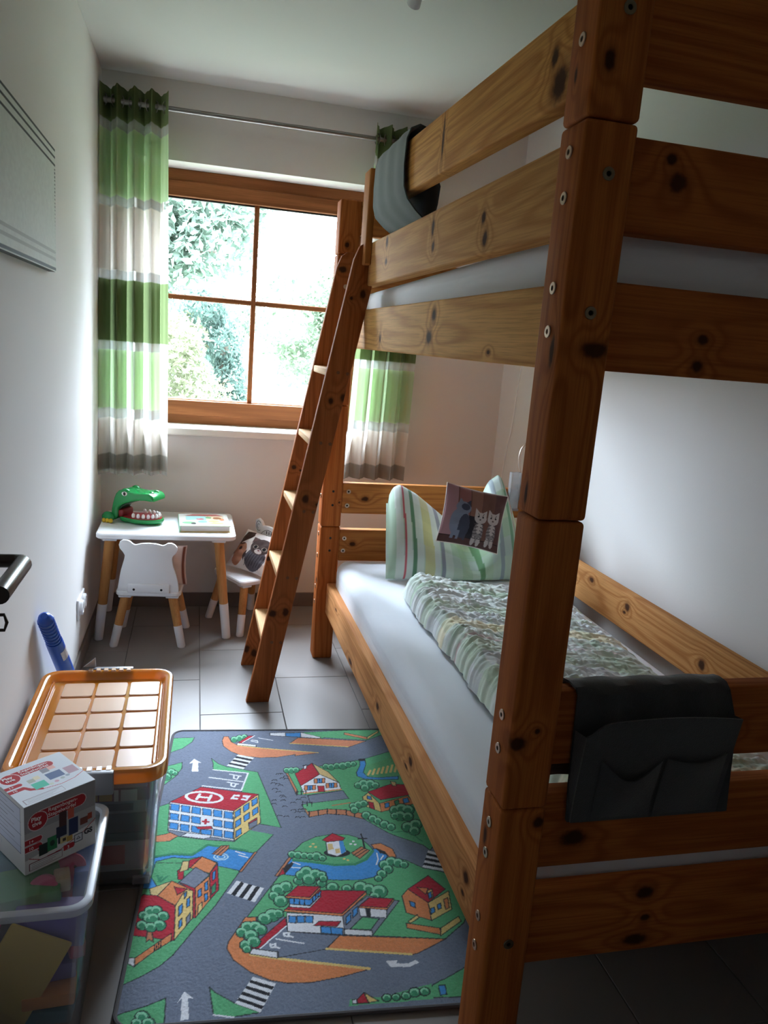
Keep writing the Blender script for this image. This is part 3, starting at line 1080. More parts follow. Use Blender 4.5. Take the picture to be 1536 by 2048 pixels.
col[:] = C(160, 186, 162)
for lo, hi, c, a in ((.02, .45, (196, 208, 198), .35), (.62, .73, (176, 198, 168), .9), (.28, .46, (168, 184, 182), .55), (.88, 1.0, (196, 204, 206), .6)):
    band(col, v, lo, hi, c, a)
for lo, hi, c, a in ((0, .045, (166, 192, 168), .9), (.045, .095, (206, 214, 208), .8), (.098, .112, (186, 70, 88), .9), (.112, .15, (206, 216, 210), .8), (.152, .178, (78, 124, 92), .9), (.178, .23, (208, 216, 212), .6), (.232, .30, (200, 188, 116), .6), (.30, .345, (206, 212, 210), .7), (.348, .378, (124, 124, 142), .85), (.378, .43, (204, 212, 208), .5),
                     (.50, .58, (150, 180, 138), .5), (.632, .664, (86, 132, 86), .9), (.665, .72, (160, 188, 150), .5), (.775, .803, (126, 138, 148), .8), (.86, .885, (92, 140, 104), .85), (.905, .915, (190, 80, 92), .85), (.93, 1.0, (206, 200, 140), .5)):
    band(col, q + .03 * notch * v, lo, hi, c, a)
setcol(o, col)
o = ob('pillow_back', gridmesh(Pb - loc), PILM, t)
setcol(o, col[:, ::-1])

# ------------------------------------------------------------------ cushions
def cushion(name, label, W, H, T, canvas, matrix, back, pinch=.06, seed=1):
    """square stuffed cushion; x across, z up, front faces -y"""
    ny, nx = canvas.c.shape[:2]
    v, u = np.meshgrid(np.linspace(-1, 1, ny), np.linspace(-1, 1, nx), indexing='ij')
    b = np.clip(1 - u * u, 0, 1) ** .5 * np.clip(1 - v * v, 0, 1) ** .5
    x = u * W / 2 * (1 - pinch * (1 - v * v) * 1)
    z = v * H / 2 * (1 - pinch * (1 - u * u) * 1)
    wr = .0035 * vnoise(ny, nx, 9, 9, seed) * b ** .5
    t = thing(name, label, 'cushion', local=True)
    t.matrix_world = matrix
    f = ob('cushion_front', gridmesh(np.stack([x, -b * T / 2 + wr, z], -1)), vcol(name + '_print', .9, .2, 400, .15, .0008, .2), t)
    setcol(f, canvas.c)
    g = ob('cushion_back', gridmesh(np.stack([x, b * T / 2, z], -1)[:, ::-1]), back, t)
    lp = []
    for a in np.linspace(-1, 1, 22)[:-1]:
        lp.append((a, -1))
    for a in np.linspace(-1, 1, 22)[:-1]:
        lp.append((1, a))
    for a in np.linspace(1, -1, 22)[:-1]:
        lp.append((a, 1))
    for a in np.linspace(1, -1, 22)[:-1]:
        lp.append((-1, a))
    pts = [(p * W / 2 * (1 - pinch * (1 - q_ * q_)), 0, q_ * H / 2 * (1 - pinch * (1 - p * p))) for p, q_ in lp]
    ob('seam_piping', M().tube(pts + [pts[0]], .0022, 6, False), back, t, True)
    return t


def basis(c, ex, ez):
    ex = Vector(ex).normalized()
    ez = Vector(ez)
    ez = (ez - ex * ez.dot(ex)).normalized()
    ey = ez.cross(ex)
    m = Matrix((ex, ey, ez)).transposed().to_4x4()
    m.translation = Vector(c)
    return m


# kittens on brown boards
cv = Canvas(100, 100, 130, 130, C(92, 60, 52))
for i, c in enumerate(((150, 112, 116), (128, 84, 80), (122, 86, 72), (96, 64, 54), (78, 48, 44))):
    cv.rect(i * 20, 0, i * 20 + 18.5, 100, C(*c))
cv.rect(0, 0, 100, 13, C(76, 50, 46))
cv.line([(0, 13), (100, 13)], 1.5, C(40, 24, 24))
cv.rect(35, 13, 62, 52, C(34, 30, 36))
GF, GD = C(112, 116, 132), C(58, 60, 74)
cv.ell(25, 38, 15, 25, GF)
cv.ell(33, 32, 9, 22, GD)
cv.ell(28, 64, 12, 11, GF)
cv.ell(31, 66, 7, 6, GD)
cv.fill([(19, 70), (22, 80), (27, 74)], GF)
cv.fill([(32, 74), (38, 79), (39, 68)], GD)
for x in (17, 25, 36):
    cv.rect(x, 8, x + 4, 24, GF if x < 30 else GD)
TB, TD = C(168, 156, 152), C(72, 64, 66)
for x, y, s in ((58, 0, 1), (81, 2, 1)):
    cv.ell(x, 26 + y, 8.5, 19, C(120, 112, 112))
    cv.ell(x + 1, 34 + y, 5, 10, TB)
    for k in range(5):
        cv.line([(x - 8, 16 + 6 * k + y), (x - 2, 18 + 6 * k + y)], 1.6, TD)
        cv.line([(x + 8, 16 + 6 * k + y), (x + 3, 18 + 6 * k + y)], 1.6, TD)
    for q in (-5, 4):
        cv.ell(x + q, 10 + y, 3.2, 8, TB)
        cv.line([(x + q - 3, 15 + y), (x + q + 3, 15 + y)], 1.4, TD)
    cv.ell(x, 52 + y, 10.5, 10, TB)
    cv.fill([(x - 10, 54 + y), (x - 10, 68 + y), (x - 2, 61 + y)], TB)
    cv.fill([(x + 10, 54 + y), (x + 10, 67 + y), (x + 2, 61 + y)], TB)
    cv.ell(x - 4, 54 + y, 1.6, 1.6, C(24, 20, 24))
    cv.ell(x + 4, 54 + y, 1.6, 1.6, C(24, 20, 24))
    cv.ell(x, 49 + y, 1.6, 1.1, C(60, 36, 40))
    cv.line([(x - 5, 60 + y), (x - 3, 56 + y)], 1.1, TD)
    cv.line([(x + 5, 60 + y), (x + 3, 56 + y)], 1.1, TD)
cushion('kitten_cushion', 'small brown cushion printed with three kittens on top of the big pillow', .262, .235, .075, cv,
        basis((1.079, 2.822, .718), (.245, -.01, -.045), (.0, .05, .2)), pm('cushion_cream_back', C(214, 204, 194), .9), seed=61)

# ------------------------------------------------------------------ felt organisers
t = thing('felt_organiser', 'dark grey felt bedside organiser hung over the foot rail of the lower bunk', 'organiser', (.78, 1.138, .55))
sx0, sx1 = .651, .960
prof = [(1.187, .60), (1.1865, .70), (1.185, .785), (1.178, .796), (1.160, .799), (1.138, .797), (1.130, .788), (1.126, .72), (1.122, .62), (1.116, .552)]
n = 24
P = np.array([[(sx0 + (sx1 + .02 * (1 if k > 6 else 0) - sx0) * i / n + .012 * (k / 9), y + .003 * math.sin(i * .9 + k), z) for i in range(n + 1)] for k, (y, z) in enumerate(prof)])
P2 = P.copy()
P2[..., 1] += np.array([.004, .004, .003, 0, 0, 0, -.003, -.004, -.004, -.004])[:, None]
P2[..., 2] += np.array([0, 0, .002, .004, .004, .004, .002, 0, 0, 0])[:, None]
ob('strap', M().grid(P2).grid(P[:, ::-1]), FELT, t, True)
# pocket panel bowing out to the front, open at the top
ny_, nx_ = 26, 30
v, u = np.meshgrid(np.linspace(0, 1, ny_), np.linspace(0, 1, nx_), indexing='ij')
px = .664 + .004 * (1 - v) + (.298 + .008 * v) * u
topz = .752 + .016 * np.sin(np.pi * np.clip(u, 0, 1)) - .022 * np.exp(-(u / .07) ** 2)
pz = .553 + (topz - .553) * v
py = 1.108 - .022 * v ** 1.3 - .014 * np.sin(np.pi * u) * v
Pp = np.stack([px, py, pz], -1)
Pq = Pp + np.array([0, .004, 0])
pan = M().grid(Pp).grid(Pq[:, ::-1])
for a, b in ((Pp[-1], Pq[-1]), (Pp[:, -1], Pq[:, -1]), (Pp[:, 0], Pq[:, 0])):
    pan.grid(np.stack([a, b]))
ob('pocket_panel', pan, FELT, t, True)
for q in (0, -1):
    side = np.stack([Pp[:, q] + np.array([0, .004, 0]), np.stack([Pp[:, q, 0] - (.004 if q == 0 else .004), np.full(ny_, 1.121), pz[:, q] * .985 + .008], -1)])
    ob('gusset', M().grid(side), FELT, t, True)
for k, (u0, u1, dip) in enumerate(((.12, .50, .040), (.53, .95, .010))):
    vv, uu = np.meshgrid(np.linspace(0, 1, 14), np.linspace(u0, u1, 16), indexing='ij')
    sh_ = np.sin(np.pi * (uu - u0) / (u1 - u0))
    ztop = .685 - dip * sh_
    zz = .562 + (ztop - .562) * vv
    V = (zz - .553) / .2
    xx = .664 + .004 * (1 - V) + (.298 + .008 * V) * uu
    yy = 1.108 - .022 * V ** 1.3 - .014 * np.sin(np.pi * uu) * V - .004 - .010 * sh_ * np.sin(np.pi * np.clip(vv, 0, 1) * .5)
    ob('pocket', M().grid(np.stack([xx, yy, zz], -1)).grid(np.stack([xx, yy + .0035, zz], -1)[:, ::-1]), FELT, t, True)

t = thing('felt_organiser', 'grey felt organiser draped over the top guard rail of the upper bunk', 'organiser', (.6, 2.5, 1.6))


def sheet3(rows, n=18, th=.004, wav=.0):
    """felt sheet through rows of (y0,y1,x,z) with thickness"""
    Pm = np.array([[(x + wav * math.sin(i * 1.1 + k * .4), y0 + (y1 - y0) * i / n, z) for i in range(n + 1)] for k, (y0, y1, x, z) in enumerate(rows)])
    d = np.zeros_like(Pm)
    tg_ = np.gradient(Pm, axis=0)
    nn = np.stack([tg_[..., 2], np.zeros(tg_.shape[:2]), -tg_[..., 0]], -1)
    nn /= np.linalg.norm(nn, axis=-1)[..., None] + 1e-9
    Pn = Pm + nn * th
    g = M().grid(Pm).grid(Pn[:, ::-1])
    g.grid(np.stack([Pm[:, 0], Pn[:, 0]])).grid(np.stack([Pn[:, -1], Pm[:, -1]])).grid(np.stack([Pm[0], Pn[0]])).grid(np.stack([Pm[-1], Pn[-1]]))
    return g


ob('outer_flap', sheet3([(2.26, 2.67, .612, 1.958), (2.265, 2.67, .590, 1.966), (2.27, 2.67, .568, 1.956), (2.272, 2.668, .5585, 1.93), (2.27, 2.66, .5555, 1.86), (2.255, 2.65, .556, 1.80), (2.23, 2.63, .562, 1.765), (2.215, 2.60, .585, 1.735), (2.205, 2.57, .618, 1.705), (2.20, 2.56, .628, 1.64), (2.20, 2.56, .63, 1.60)], wav=.0015), FELT2, t, True)
ob('inner_panel', sheet3([(2.262, 2.67, .612, 1.958), (2.262, 2.68, .622, 1.93), (2.25, 2.7, .636, 1.86), (2.22, 2.72, .650, 1.805), (2.24, 2.72, .652, 1.76), (2.27, 2.72, .648, 1.70), (2.29, 2.72, .644, 1.62)], wav=.002), FELT, t, True)

# ------------------------------------------------------------------ reading lamp, phone holder and cable at the bed head
t = thing('reading_lamp', 'silver gooseneck clip lamp on the bed head rail', 'lamp', (1.42, 3.16, .784))
ob('clamp', M().box(1.400, 1.440, 3.128, 3.192, .784, .799, .003, 1).box(1.400, 1.440, 3.128, 3.139, .735, .786, .003, 1).box(1.400, 1.440, 3.181, 3.192, .735, .786, .003, 1), STEEL, t)
ob('gooseneck', M().tube([(1.420, 3.16, .797), (1.412, 3.16, .84), (1.400, 3.16, .885), (1.397, 3.16, .925), (1.404, 3.16, .96), (1.420, 3.16, .985), (1.445, 3.155, .990), (1.468, 3.14, .975)], .0048, 10), METAL, t, True)
ob('lamp_head', M().tube([(1.466, 3.142, .978), (1.476, 3.13, .958), (1.484, 3.118, .93), (1.487, 3.112, .915)], [.010, .016, .030, .032], 16), STEEL, t, True)
hold = clear_plastic('clear_holder_plastic', C(215, 220, 225), .3, .12)
t = thing('clear_holder', 'clear plastic holder hooked on the head rail beside the gooseneck lamp', 'holder', (1.375, 3.135, .70))
hb = M().loft([rrect(1.352, 1.396, 3.108, 3.138, .004, .70), rrect(1.350, 1.398, 3.106, 3.138, .004, .862), rrect(1.353, 1.395, 3.109, 3.135, .003, .862), rrect(1.355, 1.393, 3.111, 3.135, .003, .704)], True, True)
ob('holder_body', hb, hold, t, True)
ob('holder_base', M().box(1.350, 1.398, 3.104, 3.139, .692, .702, .002, 1), pm('holder_grey', C(150, 140, 140), .5), t)
t = thing('hanging_cable', 'thin white cable hanging down the wall at the bed head corner', 'cable', (1.54, 3.63, .75))
ob('cable', M().tube([(1.543, 3.58, 1.95), (1.543, 3.58, 1.6), (1.541, 3.582, 1.32), (1.541, 3.592, 1.24), (1.541, 3.606, 1.16), (1.541, 3.609, 1.08), (1.541, 3.63, .97), (1.541, 3.66, .86), (1.541, 3.68, .74), (1.541, 3.685, .5), (1.541, 3.66, .30)], .0022, 8), WPLAS, t, True)

# ================================================================== PLAY TABLE AND CHAIRS
def leg(parent, top, foot, r0, r1, split=.36):
    T0, F0 = Vector(top), Vector(foot)
    md = F0.lerp(T0, split)
    rm = r1 + (r0 - r1) * split
    l = ob('leg', M().tube([T0, md], [r0, rm], 18), LEGWOOD, parent, 30)
    d = (T0 - F0).normalized()
    ob('leg_sock', M().tube([md + d * .001, F0 + Vector((0, 0, .004)), F0], [rm + .0008, r1 + .0008, r1 - .002], 18), WPLAS, l, 30, 'white dipped leg end')
    return l


tab = thing('play_table', 'small white play table with round pine legs in the corner under the curtain', 'table', (-.1, 3.56, 0))
tx0, tx1, ty0, ty1, tz = -.393, .190, 3.330, 3.788, .495
ob('tabletop', M().loft([rrect(tx0 + .006, tx1 - .006, ty0 + .006, ty1 - .006, .03, tz - .024), rrect(tx0, tx1, ty0, ty1, .036, tz - .019), rrect(tx0, tx1, ty0, ty1, .036, tz - .005), rrect(tx0 + .005, tx1 - .005, ty0 + .005, ty1 - .005, .031, tz)], True, True), WHITE, tab, 30)
for x, fx in ((-.338, -.386), (.118, .166)):
    for y, fy in ((3.385, 3.392), (3.730, 3.765)):
        ob('leg_plate', M().box(x - .03, x + .03, y - .03, y + .03, tz - .037, tz - .0235, .004, 2), WHITE, tab)
        leg(tab, (x, y, tz - .03), (fx, fy, 0), .0215, .0185, .36)


def chair(label, loc, rz, kind):
    t = thing('play_chair', label, 'chair', loc, rz, local=True)
    OFF[t.name] = (0, 0, 0)
    zs = .254
    ob('seat', M().loft([rrect(-.130, .130, -.118, .118, .022, zs - .022), rrect(-.135, .135, -.123, .123, .028, zs - .017), rrect(-.135, .135, -.123, .123, .028, zs - .005), rrect(-.131, .131, -.119, .119, .024, zs)], True, True), WHITE, t, 30)
    if kind == 'bear':
        pts = [(300, 752), (302, 720), (320, 610), (342, 530), (345, 508), (334, 488), (312, 462), (306, 438), (313, 416), (332, 404), (356, 404), (378, 412), (398, 430), (412, 434), (455, 424), (500, 421), (545, 424), (585, 434), (600, 430), (618, 418), (642, 416), (664, 426), (679, 444), (681, 466), (672, 486), (652, 508), (647, 530), (655, 570), (678, 640), (694, 712), (697, 752)]
        o2 = [((x - 498) * .000638, zs + (752 - y) * .000645) for x, y in pts]
    else:
        half = [(.110, 0), (.112, .05), (.104, .11), (.098, .145), (.112, .165), (.124, .195), (.118, .222), (.098, .232), (.074, .224), (.055, .204), (.03, .208), (0, .209)]
        o2 = [(-x, zs + z) for x, z in half] + [(x, zs + z) for x, z in half[::-1][1:]]
        o2 = o2[::-1]
    bk = ob('backrest', M().prism(o2, 1, -.119, -.104, .003, 2), WHITE, t, 30)
    ob('back_block', M().box(-.085, .088, -.131, -.119, zs - .004, zs + .036, .005, 2), WHITE, t, 30)
    for x in (-.058, .055):
        ob('screw_hole', M().lathe([(.0052, 0), (.0052, .0006)], (x, -.1311, zs + .012), 1, 12, -1), BLACK, t)
    if kind == 'cat':
        INK = pm('black_print', C(22, 22, 24), .6)
        yf = -.1032

        def ln(pts, wd, name='printed_line'):
            return ob(name, M().tube([(x, yf - .0005, zs + z) for x, z in pts], wd, 6), INK, bk)
        for sx in (-1, 1):
            arc = [(sx * (.09 + .022 * math.cos(a)), .196 + .024 * math.sin(a)) for a in np.linspace(-2.2, 2.4, 14)]
            ln(arc, .0012)
            ln([(sx * (.092 + .010 * math.cos(a)), .194 + .012 * math.sin(a)) for a in np.linspace(-1.5, 2.4, 10)], .001)
        ln([(.085 * math.cos(a), .115 + .075 * math.sin(a)) for a in np.linspace(.1, 3.04, 26)], .0012)
        for x in (-.02, 0, .02):
            for z0, z1 in ((.150, .164), (.170, .184)):
                ob('printed_stripe', M().box(x - .0032, x + .0032, yf - .001, yf, zs + z0, zs + z1, .0004, 1), INK, bk)
        for sx in (-1, 1):
            ob('printed_eye', M().ball((sx * .035, yf, zs + .115), .006, .0012, .008), INK, bk)
        ob('printed_nose', M().ball((0, yf, zs + .095), .007, .0012, .005), INK, bk)
    for x, fx in ((-.098, -.143), (.098, .143)):
        for y, fy in ((-.085, -.110), (.085, .128)):
            ob('leg_plate', M().box(x - .027, x + .027, y - .024, y + .024, zs - .033, zs - .0215, .003, 1), WHITE, t)
            leg(t, (x, y, zs - .028), (fx, fy, 0), .0195, .0165, .42)
    return t


chair('white bear-backed child chair pushed in at the play table', (-.165, 3.412, 0), R(-4), 'bear')
chair('white cat-faced child chair standing between the table and the ladder', (.272, 3.598, 0), R(118.6), 'cat')

# cushion with kitten and dog on the cat chair
cv = Canvas(100, 100, 120, 120, C(226, 222, 220))
DB, DL = C(62, 38, 32), C(168, 116, 88)
cv.fill([(2, 52), (8, 94), (30, 99), (36, 86), (26, 72), (12, 58)], DB)
cv.fill([(0, 20), (4, 50), (14, 62), (10, 36)], DB)
cv.ell(22, 38, 17, 24, DL)
cv.ell(24, 22, 14, 20, C(186, 132, 104))
cv.ell(20, 45, 5, 5, C(70, 40, 30))
cv.ell(20, 45, 2, 2, C(16, 12, 12))
cv.line([(12, 56), (24, 60)], 3, DB)
cv.fill([(36, 26), (40, 46), (45, 30), (42, 16)], DB)
cv.ell(68, 30, 24, 30, C(86, 84, 92))
for k in range(7):
    cv.line([(48 + k * 6, 8 + (k % 2) * 4), (54 + k * 6, 42)], 2.2, C(48, 46, 54), .7)
cv.ell(68, 62, 25, 22, C(72, 58, 56))
cv.fill([(42, 66), (38, 84), (56, 82)], C(96, 76, 74))
cv.fill([(80, 82), (94, 94), (94, 66)], C(72, 58, 56))
for x in (58, 80):
    cv.ell(x, 58, 6.5, 5.5, C(140, 128, 118))
    cv.ell(x, 58, 4, 4.4, C(18, 16, 18))
cv.ell(69, 48, 9, 6, C(206, 196, 192))
cv.ell(69, 51, 3, 2, C(120, 70, 72))
cushion('kitten_dog_cushion', 'cushion printed with a kitten and a dog propped on the cat-faced chair', .24, .205, .08, cv,
        basis((.298, 3.598, .348), (.667, -.744, -.03), (.5, .42, .75)), pm('cushion_white_back', C(224, 220, 216), .9), seed=71)
cv = Canvas(10, 10, 40, 40, C(222, 200, 188))
cv.rect(9.3, 0, 10, 10, C(120, 70, 56))
cushion('beige_cushion', 'beige cushion behind the back of the bear-backed chair', .24, .19, .07, cv,
        basis((-.136, 3.372, .352), (1, -.07, 0), (0, -.18, 1)), pm('cushion_beige', C(206, 186, 176), .9), seed=81)

# ------------------------------------------------------------------ crocodile toy
GRN = pm('glossy_green_plastic', C(20, 128, 62), .25)
REDP = pm('dark_red_plastic', C(120, 22, 28), .35)
YEL = pm('yellow_plastic', C(206, 172, 40), .35)
cr = thing('crocodile_toy', 'green plastic crocodile toy with an open red mouth on the play table', 'toy', (-.242, 3.565, tz), R(-26), local=True)


def kx(px):
    return (px - 840) * .000268


def kz(py):
    return (808 - py) * .000242


head = [(488, 760), (486, 640), (492, 560), (512, 450), (540, 340), (568, 265), (612, 208), (680, 180), (760, 192), (800, 205), (850, 215), (960, 222), (1080, 206), (1170, 206), (1225, 240), (1252, 292), (1248, 340), (1180, 345), (1080, 342), (960, 356), (830, 396), (720, 446), (645, 490), (606, 540), (602, 620), (606, 690), (570, 745), (540, 765)]
ob('upper_jaw', M().prism([(kx(x), kz(y)) for x, y in head], 1, -.058, .058, .014, 3), GRN, cr, 50)
ob('mouth_back', M().box(kx(560), kx(690), -.046, .046, kz(720), kz(560), .012, 3), REDP, cr, 30)
ob('palate', M().prism([(kx(610), kz(560)), (kx(645), kz(496)), (kx(720), kz(450)), (kx(830), kz(400)), (kx(960), kz(360)), (kx(960), kz(366)), (kx(830), kz(412)), (kx(730), kz(464)), (kx(655), kz(512)), (kx(625), kz(560))], 1, -.040, .040), pm('dark_green_plastic', C(10, 66, 34), .4), cr)
jl = []
for h, r in ((.004, .82), (.010, .95), (.020, 1.0), (.026, .985), (.027, .93)):
    lp = []
    for i in range(40):
        a = 2 * math.pi * i / 40
        x = .026 + .103 * r * math.cos(a)
        y = .068 * r * math.sin(a)
        if x < .0:
            y = max(-.058 * r, min(.058 * r, y * 1.15))
        lp.append((x, y, h))
    jl.append(lp)
ob('lower_jaw', M().loft(jl, True, True), GRN, cr, 50)
ob('gum', M().loft([[(.026 + .094 * math.cos(a), .060 * math.sin(a), h) for a in np.linspace(0, 2 * np.pi, 36, endpoint=False)] for h in (.024, .0305)] + [[(.024 + .088 * math.cos(a), .054 * math.sin(a), .031) for a in np.linspace(0, 2 * np.pi, 36, endpoint=False)]], True, True), pm('red_plastic', C(150, 24, 32), .3), cr, 50)
TOOTH = pm('white_tooth', C(236, 232, 230), .3)
for a in np.linspace(-100, 100, 13):
    x, y = .026 + .082 * math.cos(R(a)), .051 * math.sin(R(a))
    ob('tooth', M().ball((x, y, .039), .0078, .0078, .0125, 10, 7), TOOTH, cr, 'all')
for y in (-.034, .034):
    e = ob('eye_bump', M().ball((kx(725), y * 1.25, kz(222)), .021, .019, .016), GRN, cr, 'all')
    ob('eye', M().ball((kx(735), math.copysign(.0575, y), kz(246)), .0135, .006, .0105), TOOTH, e, 'all')
    ob('pupil', M().ball((kx(742), math.copysign(.0615, y), kz(246)), .0068, .0035, .0078), BLACK, e, 'all')
    n_ = ob('nostril_bump', M().ball((kx(1150), y * .6, kz(212)), .011, .010, .008), GRN, cr, 'all')
    ob('nostril', M().ball((kx(1150) + .006, y * .6 + math.copysign(.004, y), kz(205)), .005, .005, .004), TOOTH, n_, 'all')
    f = ob('hind_leg', M().ball((kx(455), y * 1.9, .024), .030, .020, .024), GRN, cr, 'all')
    for k in (-1, 0, 1):
        ob('toe', M().ball((kx(420) + .016 + .016 * k, y * 1.9 - .017 if y < 0 else y * 1.9 + .017, .0105), .0095, .0115, .0105, 10, 7), YEL, f, 'all')

# ------------------------------------------------------------------ picture book
bk = thing('picture_book', 'thick illustrated board book lying on the play table', 'book', (.055, 3.51, tz), R(2.5), local=True)
ob('page_block', M().box(-.106, .104, -.114, .114, .003, .026, .001, 1), pm('paper_grey', C(200, 196, 190), .8), bk)
ob('back_cover', M().box(-.110, .108, -.118, .118, 0, .003, .001, 1), pm('cover_yellow', C(196, 170, 90), .6), bk)
ob('spine', M().box(-.112, -.106, -.118, .118, 0, .029, .002, 2), pm('cover_green_spine', C(150, 190, 160), .5), bk)
cv = Canvas(218, 236, 110, 118, C(206, 204, 190))
cv.fill([(20, 190), (60, 226), (170, 226), (200, 192)], C(168, 86, 80))
cv.rect(30, 110, 120, 190, C(150, 196, 190))
cv.rect(120, 110, 196, 190, C(226, 196, 160))
for x, y, rx, ry, c in ((40, 60, 30, 22, (120, 176, 130)), (70, 100, 26, 18, (210, 220, 200)), (92, 132, 18, 12, (190, 40, 60)), (100, 80, 22, 22, (130, 190, 200)), (150, 90, 26, 16, (226, 190, 120)), (168, 150, 20, 22, (150, 100, 60)), (160, 52, 34, 14, (220, 200, 110)), (60, 45, 12, 16, (40, 40, 44)), (130, 160, 14, 20, (110, 160, 110)), (188, 120, 12, 16, (210, 120, 80))):
    cv.ell(x, y, rx, ry, C(*c))
cv.rect(0, 0, 218, 10, C(176, 206, 170))
rs = random.Random(3)
for i in range(40):
    x, y = rs.uniform(20, 200), rs.uniform(30, 200)
    cv.line([(x, y), (x + rs.uniform(-14, 14), y + rs.uniform(-8, 8))], 2.4, C(*rs.choice([(60, 56, 54), (240, 240, 236), (150, 90, 70), (90, 140, 100)])))
X_, Y_ = cv.X / 1000 - .110, cv.Y / 1000 - .118
cv.c *= .62
o = ob('front_cover', gridmesh(np.stack([X_, Y_, np.full_like(X_, .0292)], -1)), vcol('book_cover_print', .3), bk)
setcol(o, cv.c)
ob('cover_board', M().box(-.110, .108, -.118, .118, .026, .029, .0008, 1), pm('cover_board_pale', C(206, 204, 190), .5), bk)

# ------------------------------------------------------------------ picture on the left wall (its figures are left out)
pic = thing('canvas_picture', 'pale canvas print with dark striped borders on the left wall', 'picture', (XL, 2.1, 1.66))
py0, py1, pz0, pz1, pxf = 1.62, 2.515, 1.492, 1.826, -.404
cv = Canvas(895, 334, 300, 160, C(206, 212, 206))
n1 = vnoise(160, 300, 40, 60, 91)
cv.c *= (1 + .05 * n1)[..., None]
K = C(30, 32, 32)
for z in (330, 310, 290):
    cv.rect(0, z - 3.2, 895, z + 3.2, K)
for z, g in ((54, 168), (34, 168), (8, 30)):
    cv.rect(0, z - 4, 895, z + 4, C(g, g + 4, g))
for k in range(26):
    g = 50 + min(150, k * 9)
    cv.rect(880, 276 - k * 10, 895, 281 - k * 10, C(g, g + 4, g))
    cv.rect(0, 276 - k * 10, 15, 281 - k * 10, C(g, g + 4, g))
Yp, Zp = cv.X / 1000 + py0, cv.Y / 1000 + pz0
o = ob('print', gridmesh((np.stack([np.full_like(Yp, pxf + .0005), Yp, Zp], -1) - np.array(pic.location))), vcol('canvas_print', .8, .2, 600), pic)
setcol(o, cv.c)
ob('stretcher_frame', M().box(XL, pxf, py0, py1, pz0, pz1, .001, 1), pm('canvas_edge', C(70, 74, 72), .8), pic)

# ================================================================== STORAGE BOX WITH ORANGE LID
CLEAR = clear_plastic('clear_box_plastic', C(200, 206, 212), .15, .08, tint=(.96, .97, .98), fres=.45)
ORANGE = clear_plastic('orange_translucent_plastic', C(255, 156, 40), .80, .22, tint=(1.0, .66, .28), rough=.14, transl=.5)
ORPAD = clear_plastic('orange_matt_plastic', C(255, 204, 156), .78, .22, tint=(1.0, .76, .5), rough=.3, transl=.4)
GREYP = pm('grey_clip_plastic', C(116, 114, 118), .45)
ax0, ax1, ay0, ay1, at = -.402, -.040, 1.668, 2.232, .372
sb = thing('storage_box', 'large clear storage box with a translucent orange lid against the left wall', 'storage box', (-.22, 1.95, 0))
ob('box_body', M().loft([rrect(ax0 + .035, ax1 - .035, ay0 + .085, ay1 - .06, .03, .0125), rrect(ax0 + .030, ax1 - .030, ay0 + .078, ay1 - .054, .034, .022), rrect(ax0 + .012, ax1 - .012, ay0 + .024, ay1 - .02, .045, .335), rrect(ax0 + .015, ax1 - .015, ay0 + .027, ay1 - .023, .043, .335), rrect(ax0 + .033, ax1 - .033, ay0 + .081, ay1 - .057, .032, .024)], True, True), CLEAR, sb, 40)
for x, y in ((ax1 - .058, ay0 + .100), (ax0 + .058, ay0 + .100), (ax1 - .058, ay1 - .085), (ax0 + .058, ay1 - .085)):
    ob('foot_block', M().box(x - .022, x + .022, y - .02, y + .02, .0095, .034, .004, 2), clear_plastic('clear_foot_plastic', C(205, 210, 216), .4, .15), sb)
lid = ob('lid', M().loft([rrect(ax0 + .004, ax1 - .004, ay0 + .004, ay1 - .004, .05, .335), rrect(ax0, ax1, ay0, ay1, .052, .339), rrect(ax0, ax1, ay0, ay1, .052, at - .008), rrect(ax0 + .004, ax1 - .004, ay0 + .004, ay1 - .004, .05, at - .001), rrect(ax0 + .014, ax1 - .014, ay0 + .014, ay1 - .014, .042, at), rrect(ax0 + .022, ax1 - .022, ay0 + .022, ay1 - .022, .036, at - .004), rrect(ax0 + .030, ax1 - .030, ay0 + .030, ay1 - .030, .03, at - .022)], False, True), ORANGE, sb, 40)
ob('lid_rib', M().box(ax0 + .034, ax0 + .040, ay0 + .06, ay1 - .06, at - .022, at - .010, .002, 1), ORANGE, lid)
ob('lid_rib', M().box(ax1 - .038, ax1 - .034, ay0 + .06, ay1 - .06, at - .022, at - .014, .002, 1), ORANGE, lid)
pw, ph = .0815, .083
pp = None
for i in range(3):
    for j in range(5):
        x = ax0 + .066 + i * (pw + .0075)
        y = ay0 + .047 + j * (ph + .0115)
        if pp is None:
            pp = ob('lid_panel', M().loft([rrect(0, pw, 0, ph, .007, 0, 3), rrect(.001, pw - .001, .001, ph - .001, .006, .0035, 3)], False, True), ORPAD, None, 30)
            pp.parent = lid
            q = pp
        else:
            q = pp.copy()
            COL.objects.link(q)
        q.location = (x - sb.location[0], y - sb.location[1], at - .0218)
xm_ = (ax0 + ax1) / 2
for y0, y1, s in ((ay0 - .012, ay0 + .006, -1), (ay1 - .006, ay1 + .012, 1)):
    cl = ob('clip', M().box(xm_ - .065, xm_ + .065, y0, y1, .318, at + .002, .004, 2), GREYP, sb, 30)
    for k in range(6):
        ob('clip_rib', M().box(xm_ - .058 + k * .021, xm_ - .046 + k * .021, (y0 + y1) / 2 - s * .022, (y0 + y1) / 2 - s * .004, at - .003, at + .003, .001, 1), ORPAD, cl)
ob('clip_flap', M().prism([(xm_ - .075, at + .002), (xm_ - .040, at + .002), (xm_ - .042, at + .030)], 1, ay1 + .010, ay1 + .013), pm('clip_grey_light', C(170, 172, 174), .5), sb)


